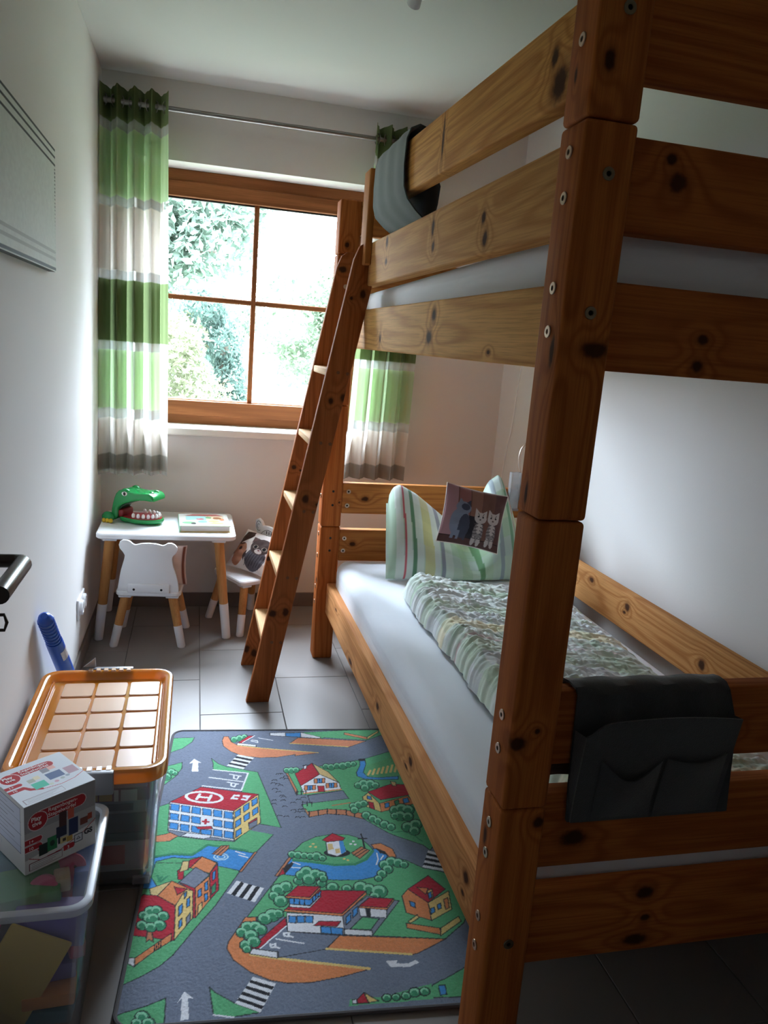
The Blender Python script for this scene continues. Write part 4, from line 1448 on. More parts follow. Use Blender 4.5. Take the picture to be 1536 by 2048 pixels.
def gamebox(label, x0, x1, y0, y1, z0, z1, col, deco=()):
    t = thing('game_box', label, 'box', ((x0 + x1) / 2, (y0 + y1) / 2, z0), group=None)
    ob('carton', M().box(x0, x1, y0, y1, z0, z1, .0015, 1), pm('carton_%d_%d_%d' % col, C(*col), .55, var=.08, vscale=20), t)
    for (a, b, c, d, k) in deco:
        ob('printed_patch', M().box(x0 + a, x0 + b, y0 - .0008, y0 + .001, z0 + c, z0 + d), pm('patch_%d_%d_%d' % k, C(*k), .5), t)
    return t


gy = ay0 + .083
IN = 'inside the clear storage box'
gamebox('black flat box at the bottom ' + IN, -.345, -.085, gy + .004, 2.14, .026, .053, (66, 62, 70))
g = gamebox('white game box with a red emblem ' + IN, -.352, -.082, gy - .004, 2.16, .054, .140, (190, 194, 206), [(.002, .012, .004, .08, (190, 50, 60)), (.16, .215, .02, .072, (206, 70, 74)), (.115, .15, .004, .07, (130, 44, 56))])
gamebox('dark teal game box above the red emblem box ' + IN, -.340, -.080, gy - .014, 2.15, .142, .166, (48, 88, 106), [(.0, .16, .0, .024, (190, 66, 66))])
gamebox('dark olive and navy game box in the middle ' + IN, -.350, -.085, gy - .022, 2.17, .172, .224, (44, 62, 80), [(.0, .175, .002, .05, (112, 118, 78))])
gamebox('grey puzzle box with a dark title strip ' + IN, -.352, -.088, gy - .030, 2.17, .228, .262, (150, 154, 164), [(.15, .235, .008, .026, (44, 50, 66))])
g = gamebox('maroon game box with yellow symbols and barcode ' + IN, -.350, -.080, gy - .036, 2.18, .264, .296, (124, 72, 76), [(.125, .154, .003, .029, (206, 170, 92)), (.157, .186, .003, .029, (206, 170, 92)), (.19, .20, .001, .03, (214, 210, 200)), (.205, .242, .001, .03, (190, 186, 176))])
mbt = text_mesh('EN', .024, lambda x, y: (-.258 + x, gy - .0372, .271 + y))
ob('lettering', mbt, pm('pale_lettering', C(190, 150, 140), .6), g)
t = thing('small_organiser_box', 'small clear lidded box lying right under the orange lid', 'box', (-.2, 1.95, .298))
ob('tray', M().box(-.345, -.085, gy - .038, 2.15, .298, .326, .004, 2), clear_plastic('peach_clear_plastic', C(232, 200, 180), .5, .12), t)

# ================================================================== CLEAR TUB, ITS LID AND THE TOYS IN IT
bx0, bx1, by0, by1, bt = -.412, -.160, 1.300, 1.642, .313
tub = thing('toy_tub', 'smaller clear plastic tub full of toys in front of the storage box', 'tub', (-.29, 1.47, 0))
CL2 = clear_plastic('frosted_tub_plastic', C(196, 202, 212), .10, .06, tint=(.96, .97, .98), fres=.35)
ob('tub_body', M().loft([rrect(bx0 + .03, bx1 - .032, by0 + .03, by1 - .03, .025, .004), rrect(bx0 + .025, bx1 - .027, by0 + .025, by1 - .025, .028, .012), rrect(bx0 + .008, bx1 - .008, by0 + .008, by1 - .008, .032, bt - .016), rrect(bx0 + .011, bx1 - .011, by0 + .011, by1 - .011, .03, bt - .016), rrect(bx0 + .028, bx1 - .03, by0 + .028, by1 - .028, .026, .014)], True, True), CL2, tub, 40)
tl_ = ob('tub_lid', M().loft([rrect(bx0 + .002, bx1 - .002, by0 + .002, by1 - .002, .036, bt - .017), rrect(bx0, bx1, by0, by1, .038, bt - .013), rrect(bx0, bx1, by0, by1, .038, bt - .002), rrect(bx0 + .003, bx1 - .003, by0 + .003, by1 - .003, .036, bt), rrect(bx0 + .014, bx1 - .014, by0 + .014, by1 - .014, .028, bt), rrect(bx0 + .018, bx1 - .018, by0 + .018, by1 - .018, .025, bt - .006)], False, False), clear_plastic('frosted_rim_plastic', C(214, 218, 224), .62, .2, rough=.25), tub, 40)
ob('lid_pane', M().loft([rrect(bx0 + .016, bx1 - .016, by0 + .016, by1 - .016, .026, bt - .006), rrect(bx0 + .016, bx1 - .016, by0 + .016, by1 - .016, .026, bt - .004)], True, True), clear_plastic('lid_pane_plastic', C(200, 206, 216), .05, .06, fres=.3), tl_)

TOYC = {'yellow': (240, 206, 110), 'purple': (122, 104, 186), 'pink': (240, 100, 146), 'green': (104, 180, 104), 'blue': (84, 132, 220), 'orange': (246, 160, 82), 'teal': (56, 124, 142), 'cream': (240, 216, 176), 'red': (220, 72, 80)}
TM = {k: pm('toy_' + k, C(*c), .45, var=.06) for k, c in TOYC.items()}


def toyblock(name, label, cat, mtx, dims, col, bev=.004):
    o = ob(name, M().box(-dims[0] / 2, dims[0] / 2, -dims[1] / 2, dims[1] / 2, -dims[2] / 2, dims[2] / 2, bev, 2), TM[col], None, 30)
    o.matrix_world = mtx
    tag(o, label, cat)
    return o


def TR(x, y, z, rx=0, ry=0, rz=0):
    return Matrix.Translation((x, y, z)) @ Matrix.Rotation(R(rz), 4, 'Z') @ Matrix.Rotation(R(ry), 4, 'Y') @ Matrix.Rotation(R(rx), 4, 'X')


toyblock('toy_board', 'large yellow board leaning inside the clear tub', 'toy', TR(-.300, 1.352, .135, -4, 28, 0), (.12, .008, .20), 'yellow')
toyblock('toy_block', 'flat orange-yellow block low in the near corner of the tub', 'toy block', TR(-.245, 1.375, .078, 0, 0, 3), (.095, .06, .028), 'orange')
toyblock('toy_block', 'dark teal block at the bottom of the clear tub', 'toy block', TR(-.275, 1.40, .035, 0, 0, -4), (.15, .09, .03), 'teal')
toyblock('toy_block', 'purple flat block behind the leaning yellow board', 'toy block', TR(-.245, 1.395, .215, 0, 6, 4), (.13, .05, .075), 'purple')
toyblock('toy_block', 'purple block on the flat orange-yellow block', 'toy block', TR(-.238, 1.40, .112, 0, 0, 8), (.075, .045, .036), 'purple')
toyblock('toy_block', 'small orange block beside the purple block in the tub', 'toy block', TR(-.287, 1.385, .118, 0, 0, -6), (.024, .03, .05), 'orange')
toyblock('toy_block', 'green flat block under the tub lid', 'toy block', TR(-.30, 1.44, .262, 3, -3, 10), (.13, .09, .03), 'green')
toyblock('toy_block', 'blue block along the right side of the tub', 'toy block', TR(-.200, 1.53, .235, 0, 4, 5), (.04, .13, .07), 'blue')
toyblock('toy_block', 'cream block under the tub lid beside the blue block', 'toy block', TR(-.232, 1.445, .27, 0, 0, 12), (.03, .04, .03), 'cream')
toyblock('toy_block', 'pale yellow block at the far right in the tub', 'toy block', TR(-.235, 1.54, .265, 0, 0, -8), (.03, .05, .035), 'yellow')
toyblock('toy_block', 'pink block deep in the right of the tub', 'toy block', TR(-.205, 1.42, .15, 12, 0, 20), (.03, .06, .04), 'pink')
toyblock('toy_block', 'teal block at the back of the tub', 'toy block', TR(-.322, 1.552, .2, 0, 0, 8), (.10, .10, .12), 'teal')
toyblock('toy_block', 'red block under the box in the tub', 'toy block', TR(-.228, 1.575, .16, 0, 0, 10), (.05, .06, .10), 'red')
for lab, x, y, z, rz in (('pink round toy with a face at the left under the tub lid', -.356, 1.356, .255, 20), ('pink round toy under the front corner of the carton', -.262, 1.425, .262, -15), ('pink round toy at the right edge of the carton', -.222, 1.485, .262, 5)):
    o = ob('smiley_toy', M().lathe([(.026, -.009), (.031, -.006), (.031, .006), (.026, .009), (.02, .009), (.018, .006)], (0, 0, 0), 1, 26), TM['pink'], None, 40)
    o.matrix_world = TR(x, y, z, -25, 0, rz)
    tag(o, lab, 'toy')
    for a in (-.009, .009):
        ob('printed_eye', M().ball((a, -.0095, .006), .003, .001, .003, 8, 6), BLACK, o)

# ------------------------------------------------------------------ carton of stacking cubes on the tub
SZ = .145
car = thing('toy_carton', 'white and red cardboard toy carton standing on the clear tub', 'carton', (-.2926, 1.4128, .3095), .6387, local=True)
ob('carton', M().box(0, SZ, 0, SZ, 0, SZ, .0008, 1), pm('white_card', C(214, 212, 210), .5), car)
RD = C(172, 34, 42)


def panel_front(cv):
    cv.fill([(0, 30), (145, 52), (145, 145), (0, 145)], C(150, 148, 150), .75)
    cv.fill([(0, 88), (145, 88), (145, 145), (0, 145)], C(120, 120, 124), .5)
    cv.line([(8, 32), (30, 20), (70, 22), (120, 40), (145, 58)], 1.6, RD)
    cv.fill([(24, 72), (22, 50), (30, 34), (48, 28), (42, 36), (30, 46), (28, 72)], RD)
    cv.line([(34, 114), (112, 114)], 27, C(220, 205, 205))
    cv.line([(34, 114), (112, 114)], 24, RD)
    cv.ell(26, 106, 20, 20, C(220, 205, 205))
    cv.ell(26, 106, 18.5, 18.5, RD)
    for y in (68, 53):
        cv.line([(0, y), (28, y)], 13.5, C(220, 205, 205))
        cv.line([(0, y), (28, y)], 11.5, RD)
    for x0, y0, x1, y1, c in ((27, 28, 44, 52, (28, 40, 34)), (44, 30, 64, 60, (40, 120, 70)), (66, 36, 70, 74, (22, 24, 40)), (62, 50, 84, 74, (30, 34, 58)), (68, 72, 84, 104, (70, 36, 34)), (86, 82, 99, 104, (200, 90, 70)), (88, 44, 108, 80, (34, 44, 84)), (112, 56, 128, 72, (110, 56, 44)), (70, 34, 86, 48, (206, 186, 130)), (84, 32, 96, 44, (190, 150, 70)), (128, 62, 138, 76, (150, 60, 40))):
        cv.rect(x0, y0, x1, y1, C(*c))
    cv.rect(75, 37, 82, 44, C(60, 40, 24))
    cv.ell(54, 45, 5, 6, C(26, 60, 40))
    cv.rect(77, 15, 96, 27, RD)
    cv.ell(96, 21, 4, 6, RD)
    for x0, x1, y0, y1, w_ in ((8, 74, 5, 20, 1.2),):
        cv.line([(x0, y0), (x1, y0), (x1, y1), (x0, y1), (x0, y0)], w_, C(110, 60, 66))
        for k in range(3):
            cv.line([(x0 + 5, y1 - 4 - k * 3.6), (x1 - 8 - k * 6, y1 - 4 - k * 3.6)], .9, C(120, 118, 122))
    cv.rect(99, 22, 117, 40, C(60, 62, 72))
    cv.rect(100.5, 23.5, 115.5, 38.5, C(208, 210, 216))
    cv.fill([(103, 28), (108, 35), (113, 28)], C(70, 80, 100))
    cv.fill([(105.4, 29.4), (108, 33), (110.6, 29.4)], C(208, 210, 216))


def panel_top(cv):
    cv.fill([(0, 0), (145, 0), (145, 145), (0, 145)], C(206, 212, 220), .7)
    cv.line([(34, 116), (104, 116)], 25, C(228, 214, 214))
    cv.line([(34, 116), (104, 116)], 22, RD)
    cv.ell(24, 108, 20, 20, C(230, 216, 216))
    cv.ell(24, 108, 18.5, 18.5, RD)
    for y in (78, 62):
        cv.line([(0, y), (28, y)], 13, C(228, 214, 214))
        cv.line([(0, y), (28, y)], 11, RD)
    cv.fill([(26, 62), (34, 46), (56, 34), (58, 40), (40, 52), (32, 66)], RD)
    cv.line([(56, 36), (90, 30), (120, 34), (145, 46)], 1.6, RD)
    for x0, y0, x1, y1, c in ((44, 42, 72, 66, (80, 190, 160)), (44, 70, 58, 84, (176, 176, 160)), (58, 74, 70, 88, (220, 210, 180)), (80, 56, 112, 82, (86, 104, 140)), (80, 88, 96, 104, (140, 138, 144)), (96, 92, 110, 106, (222, 170, 160)), (118, 54, 140, 82, (176, 140, 150))):
        cv.rect(x0, y0, x1, y1, C(*c))
    for x, c in ((76, (200, 206, 190)), (88, (200, 150, 160)), (102, (170, 180, 176)), (114, (150, 160, 170))):
        cv.ell(x, 42 + (x - 76) * .25, 4.5, 4, C(*c))
    cv.line([(8, 6), (86, 6), (86, 22), (8, 22), (8, 6)], 1.2, C(150, 130, 134))
    for k in range(3):
        cv.line([(14, 18 - k * 4), (78 - k * 8, 18 - k * 4)], .9, C(150, 148, 152))


def panel_left(cv):
    cv.line([(16, 40), (129, 40), (129, 136), (16, 136), (16, 40)], 1.6, C(120, 124, 140))
    cv.rect(17, 41, 128, 135, C(206, 210, 226))
    for k in range(9):
        cv.line([(26, 126 - k * 9), (26 + 50 + 28 * ((k * 7) % 3), 126 - k * 9)], 1.3, C(130, 132, 146))
    for k in range(10):
        cv.line([(6 + k * 2, 6), (6 + k * 2, 18)], .9, C(50, 50, 56))
    for k in range(4):
        cv.line([(24 + k * 8, 24), (24 + k * 8, 34)], 1.2, C(150, 160, 190))


PRT = vcol('carton_print', .38)
e_ = .0004
for nm, fn, f3 in (('front_print', panel_front, lambda X, Y: (X, np.full_like(X, -e_), Y)),
                   ('top_print', panel_top, lambda X, Y: (X, Y, np.full_like(X, SZ + e_))),
                   ('side_print', panel_left, lambda X, Y: (np.full_like(X, -e_), SZ - X, Y))):
    cv = Canvas(145, 145, 170, 170, C(214, 212, 210))
    fn(cv)
    o = ob(nm, gridmesh(np.stack(f3(cv.X / 1000, cv.Y / 1000), -1)), PRT, car)
    setcol(o, cv.c)
LET = pm('white_lettering', C(236, 226, 224), .5)
LETD = pm('dark_lettering', C(36, 34, 40), .5)


def ftxt(s, x, y, size, mat=LET, top=False, bold=.0001):
    if top:
        f = lambda a, b: ((x / 1000 + a), (y / 1000 + b), SZ + .0009)
    else:
        f = lambda a, b: ((x / 1000 + a), -.0009, (y / 1000 + b))
    ob('lettering', text_mesh(s, size / 1000, f, bold=bold), mat, car)


for top, dy in ((False, 0), (True, 2)):
    ftxt('Regenbogen-', 46, 116.5 + dy, 11.5, top=top)
    ftxt('Stapelwürfel', 46, 105.5 + dy, 11.5, top=top)
    ftxt('Play', 12.5 - (2 if top else 0), 108.5 + dy, 12.5, top=top, bold=.0003)
    ftxt('tive', 14.5 - (2 if top else 0), 97.5 + dy, 12.5, top=top, bold=.0003)
    ftxt('1+', 7, 64.5 + (10 if top else 0), 9.5, top=top)
    ftxt('10', 7, 49.5 + (9 if top else 0), 9.5, top=top)
ftxt('3', 84, 17, 10)
ftxt('GS', 120, 32, 15, LETD, bold=.0008)

# ------------------------------------------------------------------ blue toy bat leaning on the wall
BLUE = pm('blue_plastic', C(24, 84, 186), .35)
p_top, p_bot = Vector((-.400, 2.235, .535)), Vector((-.352, 2.66, .012))
bt_ = thing('blue_toy_sword', 'blue plastic toy stick with a ribbed grip leaning on the left wall', 'toy', tuple(p_bot))
ax = (p_bot - p_top).normalized()


def along(s):
    return p_top + ax * s


Lg = (p_bot - p_top).length
ob('grip', M().tube([along(0), along(.006), along(.02), along(.14)], [.010, .017, .021, .021], 14), BLUE, bt_, 40)
for k in range(7):
    ob('grip_rib', M().tube([along(.022 + k * .017), along(.025 + k * .017), along(.031 + k * .017), along(.034 + k * .017)], [.020, .0235, .0235, .020], 14), BLUE, bt_, 30)
ob('blade', M().tube([along(.14), along(.15), along(Lg - .05), along(Lg - .004)], [.024, .025, .025, .018], 14), BLUE, bt_, 40)
side = Vector((.8, -.5, .1))
side = (side - ax * side.dot(ax)).normalized()
oth = ax.cross(side)
stv = []
for i in range(5):
    a = R(-35 + 17.5 * i)
    for s in (.185, .235):
        stv.append(along(s) + (side * math.cos(a) + oth * math.sin(a)) * .0256)
sm_ = M().add(stv, [(2 * i, 2 * i + 1, 2 * i + 3, 2 * i + 2) for i in range(4)])
ob('sticker', sm_, pm('sticker_white', C(214, 206, 204), .5, var=.3, vscale=160), bt_)

# ------------------------------------------------------------------ ceiling lamp, only its tip is in the picture
cl_ = thing('ceiling_lamp', 'small white ceiling lamp at the top edge of the picture', 'lamp', (.62, 2.60, ZC))
ob('lamp_base', M().lathe([(.05, 0), (.05, .012), (.045, .016)], (.62, 2.545, ZC), 2, 24, -1), WPLAS, cl_, True)
ob('lamp_spot', M().tube([(.62, 2.545, ZC - .014), (.62, 2.552, ZC - .024), (.618, 2.572, ZC - .034)], [.012, .018, .022], 16), WPLAS, cl_, True)

# ================================================================== PLAY RUG
# flat print, rug millimetres: f fill, l line; colour code; outline or width
RUG = (
    'fg1:-68,1143,5,1142,74,1145,69,1116,41,1073,12,1053,-50,1004|fg1:-42,940,20,973,48,987,50,951,34,903,2,852,-28,826|fg1:138,1008,162,975,190,956,239,939,286,922,326,744,351,631,260,'
    '662,237,822,256,917,147,941,145,977|fg1:-45,701,1,745,33,762,41,636,81,623,222,574,261,628,329,601,281,527,277,523,239,455,209,393,146,293,11,302|fs0:260,662,291,649,351,631,329,60'
    '1,264,623|fg1:-70,430,22,498,185,486,240,453,207,382,184,331,145,265,121,221,100,183,75,153,39,127,9,110,-18,98,-47,263|fg1:-6,27,19,38,62,51,97,68,100,18,99,-10,-1,-2|fg1:184,88,1'
    '96,74,238,43,290,16,236,10,196,18|lw3:196,18,236,9|fg1:386,491,373,488,260,288,356,282,354,235,483,216,554,208,720,186,778,234,824,307,805,403,755,426,721,438,681,472,637,488,580,4'
    '16,543,402,464,407,379,428|fg1:375,934,416,937,493,954,608,984,626,987,722,1035,751,1043,867,1072,870,562,795,565,756,510,742,533,669,580,649,596,591,661,541,695,492,703,433,677,41'
    '7,732,414,739,449,751,557,767,542,810,436,789,401,794|fg1:658,55,680,67,692,71,746,100,803,91,781,18,651,24|fg0:477,34,524,35,546,34,612,50,659,60,654,20,472,17|fg1:438,1175,535,11'
    '83,711,1199,749,1194,728,1156,662,1116,517,1137,503,1132|fo1:394,1099,425,1138,661,1111,592,1070|ly4:396,1100,592,1073|fw1:329,1155,329,1173,383,1175,436,1175,504,1141,501,1132,434'
    ',1142|fb1:383,1171,436,1173,434,1142,382,1149|fo1:590,1172,667,1139,665,1122,588,1158|fy1:667,1139,714,1185,712,1171,665,1122|fo1:172,1151,167,1123,173,1086,198,1051,234,1023,292,1'
    '009,351,1011,411,1027,408,1017,489,1036,327,1067,281,1076,218,1093,198,1114,187,1151|ly4:221,1089,281,1074,327,1065,487,1036|fn1:220,1130,219,1121,216,1114,211,1110,205,1110,200,11'
    '14,197,1121,195,1130,196,1139,199,1146,204,1150,210,1150,215,1146,219,1139|fn1:239,1138,238,1128,234,1121,229,1116,223,1116,218,1121,214,1129,212,1138,213,1148,217,1156,222,1160,22'
    '8,1160,234,1155,237,1148|fn1:253,1146,252,1138,249,1131,244,1128,239,1128,235,1132,232,1138,230,1146,231,1154,234,1161,239,1164,244,1164,249,1161,252,1154|fm0:216,1135,215,1128,211'
    ',1123,207,1121,202,1123,198,1128,197,1135,198,1142,201,1147,206,1149,211,1147,214,1141|fn0:214,1129,213,1124,211,1120,207,1119,204,1120,201,1124,200,1129,201,1134,203,1138,207,1139'
    ',210,1138,213,1134|fm0:235,1143,233,1135,230,1130,225,1128,219,1130,215,1136,214,1143,215,1151,219,1156,224,1158,229,1156,233,1150|fn0:232,1137,231,1131,229,1127,225,1126,222,1127,'
    '219,1131,218,1137,219,1142,221,1147,225,1148,228,1146,231,1142|fm0:249,1150,248,1144,245,1139,241,1138,236,1139,233,1144,232,1150,233,1157,236,1161,240,1163,245,1161,248,1156|fn0:2'
    '47,1145,247,1140,244,1137,241,1136,238,1137,236,1140,235,1145,236,1150,238,1153,241,1154,244,1153,246,1150|fr1:220,1107,256,1154,278,1155,236,1104|fw1:218,1106,281,1092,281,1079,21'
    '8,1092|lw3:236,1109,276,1154|lw3:289,1139,338,1121|lw3:264,1119,287,1107,285,1121,268,1125|fw0:222,1031,275,1009,241,940,189,963|fk0:217,1021,270,999,265,989,212,1011|fk0:208,1001,'
    '260,979,255,969,203,992|fk0:198,982,250,959,246,950,194,972|fw0:83,1007,108,982,98,984,102,930,82,930,81,982,70,978|lw4:147,940,256,917,237,822,120,850|lw4:138,896,242,868|lw4:200,'
    '912,234,900|lw4:212,907,212,889,223,883,228,901|lw4:194,868,227,856|lw4:205,864,205,847,216,841,220,858|fo1:-7,611,12,610,37,617,55,627,76,623,83,615,64,600,50,585,15,584,-4,590|fh'
    '1:41,639,222,582,221,575,151,585,76,603,42,628|fw1:32,768,217,716,222,579,41,636|fy1:217,716,288,799,294,657,222,579|fr1:32,768,116,844,288,799,217,716|fb1:36,760,61,753,63,721,38,'
    '729|fb1:39,714,63,707,65,677,41,684|fb1:42,670,66,663,68,634,44,642|fb1:67,751,91,744,93,712,69,720|fb1:70,705,94,698,96,668,71,675|fb1:72,661,97,654,98,624,74,632|fb1:98,742,122,7'
    '35,124,703,99,711|fb1:100,696,125,689,126,658,102,666|fb1:103,652,127,644,129,615,105,623|fb1:128,733,153,726,155,695,130,702|fb1:159,725,184,718,185,686,161,693|fb1:161,678,186,67'
    '1,187,640,163,647|fb1:164,633,188,626,189,596,165,604|fb1:190,716,214,709,215,677,191,684|fb1:192,669,216,662,217,631,193,638|fb1:194,624,218,617,219,587,195,594|fb1:221,711,236,72'
    '8,237,699,222,682|fb1:223,664,238,681,239,653,224,636|fb1:225,619,240,635,241,609,226,592|fb1:244,738,260,756,261,727,246,709|fb1:246,690,262,708,263,680,248,663|fb1:268,766,284,78'
    '4,285,754,270,736|fb1:270,717,286,735,287,707,272,689|fs1:260,659,284,681,284,647,262,628|fr1:260,659,284,681,284,672,261,652|fb1:129,634,159,628,160,606,132,613|fr1:116,646,157,64'
    '7,162,633,122,635|lr6:133,670,148,667|lr6:140,678,140,659|fw1:78,606,94,620,160,606,157,596,141,591|lw7:182,781,180,776,176,770,170,766,162,763,152,761,141,761,130,762,118,764,107,'
    '768,97,772,88,778,82,784,78,790,76,797,77,803,81,808,87,812,95,815,105,817,116,818,128,817,140,814,151,811,161,806,170,800,176,794,180,788,182,781|lw7:115,805,108,780|lw7:149,798,1'
    '42,771|lw7:112,792,146,785|fw0:205,777,215,800,266,793,254,767|lr6:220,787,249,780|lr7:238,794,231,771|fb1:-16,492,23,519,65,527,115,521,129,535,153,562,182,553,277,523,239,455,182'
    ',477,181,491,140,515,103,510,66,517,25,502,20,444,43,399,-3,402|ln6:23,523,64,531,114,525,129,539,152,565,181,556,258,534|lw3:227,533,252,519|lw3:236,517,259,506|lc3:208,511,207,50'
    '9,206,506,204,504,201,502,198,500,194,500,190,500,186,500,182,501,179,503,176,505,174,508,172,510,172,513,172,516,173,519,175,521,178,523,181,524,185,525,189,525,193,525,197,524,20'
    '1,522,204,520,206,517,207,514,208,511|lc3:200,512,199,510,199,509,198,508,196,507,194,506,192,506,190,506,188,506,186,506,184,507,182,509,181,510,180,511,180,513,180,514,181,516,18'
    '2,517,183,518,185,519,187,519,189,519,192,519,194,518,196,517,197,516,199,515,199,513|fa1:277,528,284,527,244,449,238,452|fa1:166,526,189,560,209,559,209,548,189,517|lk2:172,527,19'
    '6,559|lk2:181,523,204,557|ln5:40,425,47,443|ln5:45,423,59,442|ln5:43,429,35,448|ft1:28,375,22,400,73,426,44,374|fr1:-4,249,-8,344,-3,360,10,381,44,374,90,337,98,226,90,225,50,237|f'
    'r1:83,463,112,505,141,516,114,473,99,467,100,429,87,430|fO1:114,473,141,516,180,489,164,449|fr1:164,449,182,486,190,387,171,354|ft1:93,501,109,500,109,466,88,458|fh1:86,412,127,475'
    ',164,444,132,395|fO1:132,398,164,439,171,354,140,293|fr1:90,421,132,395,140,293,133,294,126,383|fO1:44,374,73,426,121,392,100,354,90,337|fy1:90,337,109,392,127,387,134,294,98,226|f'
    'r1:81,403,112,394,106,387,91,374|fb1:98,333,106,343,108,314,101,300|fb1:115,357,121,365,124,335,117,329|fb1:103,284,109,295,111,271,105,260|fb1:107,379,112,386,113,370,109,360|fb1:'
    '139,386,147,395,149,368,141,361|fb1:154,412,161,421,163,389,156,383|fb1:156,372,163,378,165,354,158,346|fb1:171,451,178,460,179,429,173,420|fh1:119,295,127,312,129,286,121,271|fy1:'
    '143,334,152,346,154,321,145,303|fn1:172,398,181,415,183,383,173,369|fa1:37,225,35,257,46,256,53,224,43,232|fn1:52,319,51,311,47,305,41,301,34,302,27,306,22,313,19,321,19,330,23,336'
    ',29,340,37,339,44,335,49,328|fn1:62,323,61,316,58,310,53,307,46,308,40,311,36,317,33,325,34,332,37,337,42,340,49,340,55,336,60,330|fn1:34,308,34,302,31,297,26,294,20,294,15,298,10,'
    '303,8,310,9,317,11,322,16,324,22,324,28,321,32,315|fn1:79,303,79,296,76,291,70,288,64,288,58,292,54,298,51,305,52,312,55,318,60,321,67,320,73,317,77,310|fn1:51,295,50,287,47,281,41'
    ',278,34,279,28,283,23,289,20,297,21,305,24,311,30,314,37,314,43,310,49,303|fn1:35,276,35,270,32,264,27,262,20,262,15,266,10,271,8,278,8,285,11,291,16,293,22,293,28,289,33,283|fn1:7'
    '6,274,75,266,71,260,66,257,59,258,52,262,47,268,45,276,46,283,49,289,55,292,62,292,68,288,73,282|fn1:55,269,55,262,52,257,47,255,41,255,35,258,30,264,28,271,28,278,31,283,37,286,43'
    ',286,49,282,53,276|fn1:57,299,57,292,54,286,49,284,42,284,36,287,32,293,30,301,30,308,33,313,38,316,45,315,51,312,55,306|fm0:46,324,45,318,41,313,35,312,28,314,23,319,21,326,21,332'
    ',25,336,32,338,38,336,43,331|fn0:44,319,43,314,40,311,36,310,31,311,28,315,26,320,26,325,29,328,33,329,38,327,42,324|fm0:57,327,56,321,52,317,47,316,42,318,37,322,35,328,36,334,39,'
    '338,44,339,50,337,55,332|fn0:55,322,54,318,52,315,48,314,44,316,41,319,39,323,40,327,42,330,46,331,50,330,53,327|fm0:30,312,29,307,26,303,21,302,16,304,12,308,10,313,10,318,13,322,'
    '18,323,23,321,28,317|fn0:28,308,27,304,25,301,22,301,18,302,15,305,14,309,14,313,16,315,20,316,23,315,26,312|fm0:75,307,74,302,70,298,65,297,59,299,55,303,53,309,54,314,57,318,62,3'
    '19,68,317,73,313|fn0:73,303,72,299,69,296,66,295,62,296,59,300,57,304,58,308,60,311,64,312,68,310,71,307|fm0:46,299,45,294,41,289,35,288,29,290,24,295,22,301,22,307,26,311,32,312,3'
    '8,310,43,306|fn0:43,295,43,290,40,287,36,286,32,288,28,291,27,296,27,300,30,303,34,304,38,303,42,299|fm0:30,280,30,275,26,271,21,270,16,272,11,276,9,282,10,287,13,291,18,292,24,290'
    ',28,286|fn0:28,276,28,272,26,269,22,269,18,270,15,273,13,277,14,281,16,284,20,285,24,283,27,280|fm0:70,278,69,272,66,268,60,267,54,269,49,274,47,280,48,285,51,289,57,291,63,289,68,'
    '284|fn0:68,273,68,269,65,266,61,265,57,266,53,270,51,274,52,279,55,282,59,283,63,281,67,278|fm0:51,273,50,268,46,264,41,263,36,265,31,269,29,275,30,280,33,283,39,284,44,283,48,278|'
    'fn0:49,269,48,265,46,262,42,261,38,263,35,266,34,270,34,274,36,276,40,277,44,276,47,273|fm0:53,303,52,297,48,294,43,292,38,294,33,298,31,304,32,309,35,313,40,314,46,312,50,308|fn0:'
    '51,298,50,294,48,291,44,291,40,292,37,295,35,299,36,303,38,306,42,307,46,306,49,302|fO1:22,157,18,178,55,215,90,248,92,225,58,196|fw1:6,182,19,180,22,154,7,165|lk2:57,214,59,196|lk'
    '2:61,217,63,199|lk2:65,221,67,202|lk2:69,225,71,205|fn1:71,24,70,17,66,13,61,10,55,11,48,14,44,20,41,26,42,32,45,37,51,40,57,39,63,36,68,30|fn1:60,10,60,5,57,1,53,-1,47,0,42,3,38,7'
    ',37,12,37,17,40,21,44,23,49,22,54,20,58,15|fn1:83,8,82,3,79,-2,74,-4,69,-3,63,0,59,5,57,10,57,16,60,20,65,22,71,22,77,19,81,14|fm0:65,27,65,23,61,19,55,19,50,20,45,24,43,29,44,34,4'
    '7,37,53,38,59,36,63,32|fn0:63,23,63,20,60,18,56,17,52,18,49,21,47,25,48,28,50,31,54,31,58,30,62,27|fm0:56,13,55,9,52,7,48,6,43,7,40,10,38,15,38,18,41,21,46,22,50,20,54,17|fn0:54,10'
    ',54,7,52,5,49,5,45,6,43,8,41,11,42,14,44,16,47,16,50,15,53,13|fm0:78,11,78,7,74,4,69,4,64,5,60,9,58,13,59,17,62,20,67,21,72,19,77,16|fn0:77,8,76,5,74,3,70,2,67,3,64,6,62,9,63,12,65'
    ',15,69,15,72,14,75,11|fw0:133,81,153,62,142,63,148,11,132,10,129,64,121,52|fw0:274,109,323,87,290,16,238,43|fk0:270,101,319,79,315,71,266,94|fk0:262,86,311,63,308,55,258,79|fk0:254'
    ',72,304,47,300,39,250,64|fk0:246,57,297,31,293,24,242,50|fw0:233,417,210,373,278,336,301,385|fk0:243,412,220,368,230,362,252,408|fk0:262,403,239,357,249,352,272,399|fk0:281,394,259'
    ',346,268,341,291,390|fn1:33,930,32,922,30,916,25,913,20,913,15,916,11,923,9,931,9,939,12,946,16,949,22,949,27,945,31,939|fn1:23,903,23,894,19,887,14,883,8,883,2,887,-2,895,-5,904,-'
    '5,913,-1,921,4,925,10,925,16,920,21,913|fn1:41,923,41,917,39,913,36,910,32,910,28,913,25,918,24,924,24,930,26,934,29,937,33,937,37,934,40,929|fm0:29,935,28,929,25,924,20,923,16,924'
